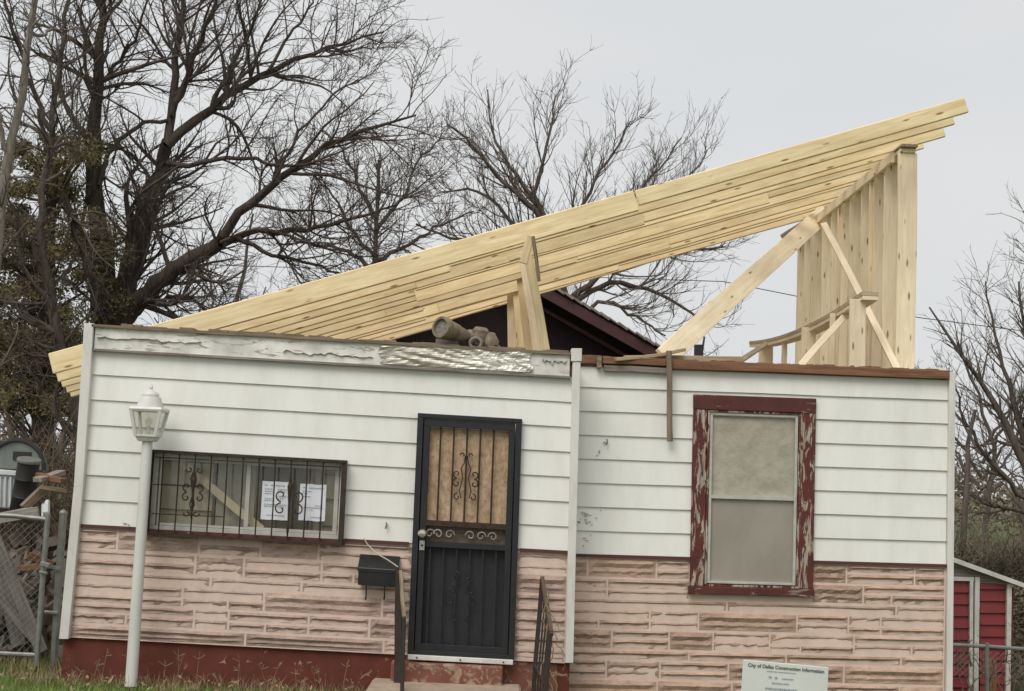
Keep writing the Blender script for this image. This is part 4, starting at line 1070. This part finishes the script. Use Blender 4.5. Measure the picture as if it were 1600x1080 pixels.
YT = 9.0
big = [([(178, 1010), (176, 800), (172, 620), (168, 520), (163, 450), (158, 385)], 56, 38, 0),
       ([(158, 400), (150, 320), (148, 230), (150, 140), (158, 60), (162, -40)], 30, 9, -.6),
       ([(172, 545), (195, 455), (215, 370), (245, 290), (262, 220)], 38, 19, .5),
       ([(262, 225), (270, 165), (278, 90), (284, 20), (288, -50)], 15, 7, .8),
       ([(268, 180), (295, 120), (315, 60), (340, 0), (355, -40)], 12, 5, -.4),
       ([(260, 228), (310, 185), (365, 145), (420, 110), (500, 75), (600, 50)], 17, 3, 1.),
       ([(262, 255), (300, 258), (345, 247), (400, 250), (455, 262), (520, 250)], 9, 3, -.8),
       ([(262, 188), (225, 190), (195, 212), (170, 240), (155, 290)], 6, 8, -.3),
       ([(176, 520), (205, 480), (250, 440), (305, 400), (345, 378)], 32, 21, -.7),
       ([(340, 382), (378, 330), (430, 285), (490, 240), (560, 205), (650, 180)], 17, 3, -1.),
       ([(345, 378), (400, 362), (470, 360), (540, 345), (620, 320)], 12, 3, .6),
       ([(185, 512), (225, 482), (272, 466), (305, 470), (330, 490)], 12, 4, -.2),
       ([(370, 370), (430, 400), (500, 415), (560, 440)], 8, 2.5, .4),
       ([(160, 440), (130, 370), (105, 320), (80, 250), (60, 170)], 14, 5, -.8),
       ([(150, 150), (180, 100), (215, 60), (230, 0)], 8, 3, -.2),
       ([(420, 110), (450, 60), (480, 20), (500, -30)], 6, 2.5, .4),
       ([(330, 170), (370, 90), (400, 30), (420, -40)], 7, 3, -.4),
       ([(430, 285), (470, 200), (520, 150), (570, 120)], 6, 2, .5)]
tree('bare_tree', 'largest dark bare tree with wide spreading limbs behind the left of the house', big, YT, bark_dark, twig_dark,
     [dict(spacing=.135, lmin=.8, lmax=2.9, n=10, ang=48, up=.045, wob=.10, rmin=.010, sides=4, ustart=.2, planar=.75, out=.03),
      dict(spacing=.115, lmin=.3, lmax=1.25, n=7, ang=38, up=.05, wob=.12, rmin=.0062, sides=3, ustart=.12, planar=.8, out=.02),
      dict(spacing=.13, lmin=.15, lmax=.6, n=3, ang=38, up=.04, wob=.12, rmin=.0040, sides=3, ustart=.1)], trunkto=(U(178, 800, YT).x, YT))
left = [([(150, 1010), (142, 800), (128, 690), (108, 600), (88, 520), (70, 430), (62, 350)], 28, 13, 0),
        ([(62, 360), (68, 280), (80, 200), (90, 110), (112, -30)], 12, 6, .5),
        ([(70, 430), (40, 380), (10, 340), (-30, 300)], 10, 5, -.4),
        ([(80, 205), (55, 150), (30, 90), (10, 20), (0, -30)], 9, 4, -.3),
        ([(85, 520), (50, 500), (20, 470), (-20, 460)], 12, 6, .2),
        ([(95, 300), (115, 350), (135, 420), (150, 480)], 9, 12, .8),
        ([(125, 680), (90, 650), (60, 600), (40, 560)], 8, 3, .2)]
tree('bare_tree', 'dark leaning tree trunk left of the largest tree, close to the house corner', left, 6.5, bark_dark, twig_dark,
     [dict(spacing=.11, lmin=.6, lmax=2.0, n=8, ang=48, up=.03, wob=.14, rmin=.009, sides=4, ustart=.15),
      dict(spacing=.14, lmin=.25, lmax=.9, n=6, ang=42, up=.02, wob=.15, rmin=.0052, sides=3),
      dict(spacing=.20, lmin=.12, lmax=.4, n=4, ang=40, up=.0, wob=.15, rmin=.0036, sides=3)], trunkto=(U(150, 800, 6.5).x, 6.5))
pale = [([(-25, 1010), (-22, 700), (-14, 500), (-4, 360), (8, 250), (22, 190), (45, 105), (55, 0)], 30, 9, 0),
        ([(8, 250), (0, 180), (-15, 100)], 9, 5, -.3),
        ([(-5, 345), (-15, 260), (-60, 190)], 12, 6, .3),
        ([(50, 56), (85, 48), (130, 40)], 6, 3, .2)]
tree('bare_tree', 'pale grey barked tree at the extreme left edge', pale, 4.5, bark_pale, twig_mid,
     [dict(spacing=.16, lmin=.4, lmax=1.5, n=7, ang=48, up=.05, wob=.12, rmin=.007, sides=3, ustart=.25),
      dict(spacing=.20, lmin=.2, lmax=.7, n=5, ang=42, up=.03, wob=.14, rmin=.004, sides=3)], trunkto=(U(-25, 800, 4.5).x, 4.5))
YM = 13.
mid = [([(905, 1010), (900, 700), (890, 500), (872, 380), (855, 345), (832, 300)], 22, 7, 0),
       ([(872, 385), (835, 310), (800, 270), (778, 225), (765, 190), (762, 140)], 9, 2, .3),
       ([(860, 352), (828, 322), (795, 290), (760, 255), (725, 215), (700, 195)], 10, 3, -.5),
       ([(885, 440), (820, 380), (795, 345), (768, 310), (735, 295), (690, 300)], 10, 2.5, .8),
       ([(835, 300), (850, 250), (860, 200), (868, 150)], 7, 2, .2),
       ([(880, 400), (900, 340), (925, 290), (960, 235), (985, 190)], 8, 2, -.4),
       ([(885, 420), (930, 360), (985, 310), (1030, 265), (1065, 215)], 8, 2, .5),
       ([(885, 430), (960, 370), (1020, 330), (1070, 285), (1105, 235)], 8, 2, 0),
       ([(888, 470), (940, 425), (1000, 400), (1070, 390), (1130, 385)], 11, 3, -.6),
       ([(888, 480), (950, 440), (1010, 450), (1070, 480), (1110, 510)], 10, 3, .3),
       ([(888, 500), (950, 470), (1000, 500), (1040, 525)], 8, 2.5, -.2),
       ([(880, 440), (820, 400), (760, 380), (700, 370), (650, 350)], 9, 3, .4)]
tree('bare_tree', 'bare tree with fine upright twigs rising behind the middle of the rafters', mid, YM, bark_mid, twig_mid,
     [dict(spacing=.13, lmin=.6, lmax=1.9, n=7, ang=36, up=.13, wob=.06, rmin=.0085, sides=3, ustart=.15),
      dict(spacing=.17, lmin=.3, lmax=1.2, n=6, ang=32, up=.13, wob=.07, rmin=.0062, sides=3),
      dict(spacing=.15, lmin=.15, lmax=.6, n=3, ang=34, up=.10, wob=.08, rmin=.0042, sides=3)], trunkto=(U(905, 800, YM).x, YM))
YC = 12.
mid2 = [([(560, 1010), (575, 700), (582, 480), (586, 400), (588, 330), (592, 250)], 20, 5, 0),
        ([(588, 340), (560, 290), (540, 240), (500, 200)], 7, 2, -.4),
        ([(588, 360), (630, 310), (650, 260), (690, 215)], 7, 2, .4),
        ([(585, 410), (640, 380), (690, 350), (740, 330)], 8, 2, -.2),
        ([(584, 420), (540, 390), (480, 380), (430, 380)], 8, 2, .3),
        ([(583, 450), (520, 440), (470, 455), (420, 470)], 6, 2, .3),
        ([(586, 400), (540, 350), (520, 300), (470, 260)], 6, 2, -.1)]
tree('bare_tree', 'slim bare tree behind the lower rafters between the two larger trees', mid2, YC, bark_mid, twig_mid,
     [dict(spacing=.12, lmin=.5, lmax=1.7, n=7, ang=38, up=.07, wob=.08, rmin=.0085, sides=3, ustart=.15),
      dict(spacing=.13, lmin=.3, lmax=1.1, n=6, ang=36, up=.06, wob=.09, rmin=.0058, sides=3),
      dict(spacing=.14, lmin=.15, lmax=.5, n=3, ang=36, up=.05, wob=.1, rmin=.0045, sides=3)], trunkto=(U(560, 800, YC).x, YC))
YRt = 12.
rt = [([(1668, 1010), (1660, 860), (1640, 790), (1600, 720), (1565, 650), (1520, 580), (1478, 520), (1452, 480)], 24, 2.5, 0),
      ([(1640, 790), (1600, 690), (1575, 600), (1555, 520), (1540, 440)], 12, 2, .4),
      ([(1655, 840), (1630, 720), (1612, 620), (1600, 520), (1592, 440)], 14, 3, -.4),
      ([(1640, 800), (1590, 770), (1545, 720), (1510, 660), (1490, 600)], 10, 2.5, -.6),
      ([(1645, 810), (1600, 800), (1550, 790), (1500, 760)], 9, 3, .5),
      ([(1600, 700), (1560, 690), (1520, 700), (1490, 690)], 6, 2, .1),
      ([(1655, 840), (1670, 700), (1660, 560), (1620, 400), (1600, 330)], 14, 3, .3)]
tree('bare_tree', 'bare tree with arching twigs at the right edge beside the house', rt, YRt, bark_mid, twig_mid,
     [dict(spacing=.14, lmin=.5, lmax=1.6, n=7, ang=34, up=.07, wob=.07, rmin=.0085, sides=3, ustart=.2, out=-.02),
      dict(spacing=.16, lmin=.3, lmax=.95, n=6, ang=34, up=.06, wob=.08, rmin=.0060, sides=3),
      dict(spacing=.34, lmin=.15, lmax=.5, n=4, ang=34, up=.05, wob=.08, rmin=.0042, sides=3)], trunkto=(U(1668, 800, YRt).x, YRt))
snag = [([(1495, 1010), (1500, 870), (1508, 780), (1515, 710), (1524, 640)], 13, 6, 0)]
tree('dead_tree', 'straight broken trunk standing between the house corner and the right tree', snag, 9, bark_mid, twig_mid,
     [dict(spacing=.9, lmin=.15, lmax=.5, n=5, ang=50, up=.02, wob=.12, rmin=.006, sides=3, ustart=.2)], trunkto=(U(1495, 800, 9).x, 9), group=None)

# farther thin trees closing the gaps low down
def thin_tree(px, Y, h, lab, seed, tw=twig_mid):
    x = U(px, 700, Y).x; L_ = []
    k_ = F/(Y+10.5)
    def w2(X, Z):  # world point on plane Y -> fake pixel not needed
        return (X, Z)
    root = empty('bare_tree', (x, Y, 0), lab, 'tree', 'distant bare trees beyond the yard')
    st = [np.array([(x, Y, 0), (x+random.uniform(-.2, .2), Y, h*.3), (x+random.uniform(-.5, .5), Y, h*.6), (x+random.uniform(-.8, .8), Y, h)])]
    for i in range(7):
        z = h*random.uniform(.2, .6); a = random.uniform(0, 6.28); q_ = h*random.uniform(.3, .5)
        st.append(np.array([(x, Y, z), (x+math.cos(a)*q_*.3, Y+math.sin(a)*q_*.3, z+q_*.4), (x+math.cos(a)*q_*.7, Y+math.sin(a)*q_*.7, z+q_*.9)]))
    TP = np.array([resample(s_, 12) for s_ in st]); TP[:, 1:] += rng.normal(size=TP[:, 1:].shape)*.04
    TR = np.array([np.linspace(.13*h/8, .03, 12)]+[np.linspace(.05, .018, 12)]*7)
    V, q_ = tubes(TP, TR, 7); me = fast_mesh('trunk', V-np.array(root.location), q_, bark_mid); o = bpy.data.objects.new('trunk', me); COL.objects.link(o); o.parent = root
    a1 = grow(TP, TR, .45, .8, 2.4, 6, 40, .05, .1, .014); a2 = grow(*a1, .4, .4, 1.2, 5, 38, .04, .1, .009); a3 = grow(*a2, .5, .2, .7, 3, 38, .03, .1, .007)
    Vs, qs, off = [], [], 0
    for P, Rr in (a1, a2, a3):
        V, q_ = tubes(P, Rr, 3); Vs.append(V); qs.append(q_+off); off += len(V)
    me = fast_mesh('crown', np.concatenate(Vs)-np.array(root.location), np.concatenate(qs), tw); o = bpy.data.objects.new('crown', me); COL.objects.link(o); o.parent = root
thin_tree(20, 24, 6.0, 'distant bare tree low at the left edge above the rubble', 1)
thin_tree(85, 21, 5.5, 'distant bare tree seen between the rubble and the house corner', 2)
thin_tree(1535, 24, 5.5, 'distant bare tree low behind the broken trunk on the right', 3)
thin_tree(1610, 20, 5.0, 'distant bare tree at the right edge above the red shed', 4)
thin_tree(330, 26, 9.0, 'distant bare tree seen through the largest tree above the rafter tails', 5)
thin_tree(700, 27, 8.5, 'distant bare tree behind the slim tree and the rafters', 6)
thin_tree(1090, 26, 6.0, 'distant bare tree behind the leaning plank', 7)

# evergreen foliage -----------------------------------------------------
def leaves(name, centers, radii, npc, size, mat, parent):
    C_ = np.repeat(np.array(centers), npc, 0); Rd = np.repeat(np.array(radii), npc, 0); K = len(C_)
    d = rng.normal(size=(K, 3)); d /= np.linalg.norm(d, axis=1, keepdims=True); p = C_+d*Rd*(rng.random((K, 1))**.45)
    a = rng.normal(size=(K, 3)); a /= np.linalg.norm(a, axis=1, keepdims=True); b = np.cross(a, rng.normal(size=(K, 3))); b /= np.linalg.norm(b, axis=1, keepdims=True)
    s_ = size*(.5+rng.random((K, 1))); b *= .38
    V = np.stack([p-a*s_, p+b*s_, p+a*s_, p-b*s_], 1).reshape(-1, 3); q_ = np.arange(len(V)).reshape(-1, 4)
    off = np.array(wl(parent)); me = fast_mesh(name, V-off, q_, mat); o = bpy.data.objects.new(name, me); COL.objects.link(o); o.parent = parent; return o
YE = 8.2
ev = empty('evergreen_tree', (U(60, 700, YE).x, YE, 0), 'brown green evergreen tree filling the left edge behind the bare trunks', 'tree')
xb = U(55, 700, YE).x
MB().tube([(xb, YE, 0), (xb+.1, YE, 2), (xb, YE, 4), (xb-.1, YE, 6.3)], [.2, .16, .12, .04], 10).build('trunk', bark_dark, ev, True)
cs, rs = [], []
mbb = MB()
for i in range(230):
    u = random.random(); x = random.gauss(45, 60); y = random.uniform(215, 640)
    lim = 150+55*math.sin((y-200)/140.)
    if y > 520: lim = 140
    if x > lim or x < -90: continue
    if random.random() < .35 and y < 330: continue
    p = U(x, y, YE+random.uniform(-1.1, 1.1)); cs.append(p); r = random.uniform(.10, .30); rs.append((r*1.5, r*1.3, r*.7))
    if random.random() < .5: mbb.tube([(xb, YE, max(.5, p.z-.6)), (p+Vector((xb, YE, p.z-.5)))/2, p], [.03, .018, .006], 4)
mbb.build('branches', bark_dark, ev)
leaves('crown', cs, rs, 330, .030, ever_m, ev)
for (x, y, n_) in ((190, 380, 6), (200, 300, 5), (140, 450, 8)):
    pass
cs2 = [U(random.gauss(165, 28), random.uniform(330, 480), YE+.4) for _ in range(14)]
leaves('crown', cs2, [(.28, .3, .16)]*14, 170, .028, ever_m, ev)

# low thickets ------------------------------------------------------------
def thicket(name, lab, x0, x1, Y0, Y1, z0, z1, nst, mat):
    P = np.zeros((nst, 6, 3)); P[:, 0, 0] = rng.uniform(x0, x1, nst); P[:, 0, 1] = rng.uniform(Y0, Y1, nst); P[:, 0, 2] = z0*rng.random(nst)
    D = rng.normal(size=(nst, 3))*.45; D[:, 2] = 1; h = (z1)*(.5+.5*rng.random(nst))/5
    for j in range(1, 6):
        D += rng.normal(size=D.shape)*.28; D[:, 2] = np.maximum(D[:, 2], -.2); D /= np.linalg.norm(D, axis=1, keepdims=True); P[:, j] = P[:, j-1]+D*h[:, None]
    Rr = np.linspace(.012, .004, 6)[None, :]*np.ones((nst, 1)); a1 = (P, Rr); a2 = grow(P, Rr, .22, .2, .7, 4, 50, .0, .2, .005)
    Vs, qs, off = [], [], 0
    for A_, B_ in (a1, a2):
        V, q_ = tubes(A_, B_, 3); Vs.append(V); qs.append(q_+off); off += len(V)
    me = fast_mesh(name, np.concatenate(Vs), np.concatenate(qs), mat); o = bpy.data.objects.new(name, me); COL.objects.link(o)
    return tag(o, lab, 'thicket', None, 'stuff')
xl0, xl1 = U(-60, 800, 5).x, U(135, 800, 5).x
thicket('brush_thicket', 'tangled dry brush behind the rubble on the left of the house', xl0-1, xl1+.3, 3.6, 6.0, .5, 2.2, 900, brush_m)
thicket('brush_thicket', 'tan dry brush between the fence and the red shed', 4.2, 9.5, 2.9, 4.6, -.85, .35, 350, brush_m)
thicket('brush_thicket', 'dark dense brush behind the red shed on the right', U(1440, 800, 9).x, U(1680, 800, 9).x+.5, 8.2, 10, .5, 1.15, 1500, hedge_m)
cs = []; 
for i in range(90):
    cs.append(U(random.uniform(1470, 1640), random.uniform(862, 1000), random.uniform(8.6, 10)))
for i in range(60): cs.append(Vector((random.uniform(6.0, 9), random.uniform(6, 8.5), random.uniform(-.6, .6))))
ivy = leaves('dark_hedge', cs, [(.35, .4, .22)]*150, 300, .035, hedge_m, None); tag(ivy, 'dark brown hedge mass rising behind the red shed', 'hedge', None, 'stuff')
# far tree line
n_ = 2600; ang = rng.uniform(-1.25, 1.25, n_); dist = rng.uniform(70, 130, n_)
C_ = np.stack([np.sin(ang)*dist, np.cos(ang)*dist, rng.uniform(0, 2.6, n_)*(1+.5*np.sin(ang*23))], 1)
far = leaves('far_tree_line', C_, [(2.2, 2.2, 1.2)]*n_, 40, .26, hedge_m, None); tag(far, 'far line of dark bare woods along the horizon', 'woods', None, 'stuff')

# ================================================================= GRASS
def blades(name, lab, X0, X1, Y0, Y1, nb, h0, h1, w, mat, dens=None):
    x = rng.uniform(X0, X1, nb); y = rng.uniform(Y0, Y1, nb); h = rng.uniform(h0, h1, nb); a = rng.uniform(0, 6.28, nb); l = rng.normal(size=(nb, 2))*.45*h[:, None]
    b = np.stack([np.cos(a)*w, np.sin(a)*w, 0*a], 1); p = np.stack([x, y, 0*x], 1); m1 = p+np.stack([l[:, 0]*.35, l[:, 1]*.35, h*.6], 1); t_ = p+np.stack([l[:, 0], l[:, 1], h], 1)
    V = np.stack([p-b, p+b, m1+b*.6, m1-b*.6, t_+b*.1, t_-b*.1], 1).reshape(-1, 3); k_ = np.arange(nb)*6
    q_ = np.concatenate([np.stack([k_, k_+1, k_+2, k_+3], 1), np.stack([k_+3, k_+2, k_+4, k_+5], 1)]); me = fast_mesh(name, V, q_, mat)
    o = bpy.data.objects.new(name, me); COL.objects.link(o); return tag(o, lab, 'grass', None, 'stuff')
blades('lawn_grass', 'short green grass of the front yard', -6, 5.5, -3.2, -.02, 90000, .02, .055, .003, grass_m)
blades('lawn_grass', 'rough grass of the side yards', -9, -3.75, 0, 6, 16000, .03, .12, .004, grass_m)
blades('dry_weeds', 'dry tan weeds growing along the red foundation', -3.75, -1.0, -.35, -.03, 1100, .04, .14, .003, dry_m)
blades('dry_weeds', 'dry tan weeds under the chain link gate', -6, -3.5, -.1, 1.2, 1800, .05, .2, .003, dry_m)
# fallen leaves
nb = 260; x = rng.uniform(-5, 0, nb); y = rng.uniform(-.8, .1, nb)
leaves('fallen_leaves', np.stack([x, y, rng.uniform(.01, .12, nb)], 1), [(.03, .03, .01)]*nb, 2, .022, dry_m, None)
tag(bpy.data.objects['fallen_leaves'], 'dry curled leaves scattered against the foundation', 'leaves', None, 'stuff')
# weed stalks, seed heads along the foundation
mb = MB()
for i in range(22):
    x = random.uniform(100, 560); p = U(x, 1040+.06*(x-100), -.18); p.z = .0; h = random.uniform(.12, .34); lx = random.uniform(-.08, .08)
    P = [p+Vector((lx*q*q, -.02*q, h*q)) for q in (0, .4, .8, 1.)]; mb.tube(P, .002, 3)
    for k in range(3): mb.tube([P[2], P[2]+Vector((random.uniform(-.06, .06), -.02, random.uniform(.0, .05)))], .0025, 3)
tag(mb.build('weed_stalks', dry_m), 'thin dry weed stalks standing before the red foundation', 'weeds', None, 'stuff')
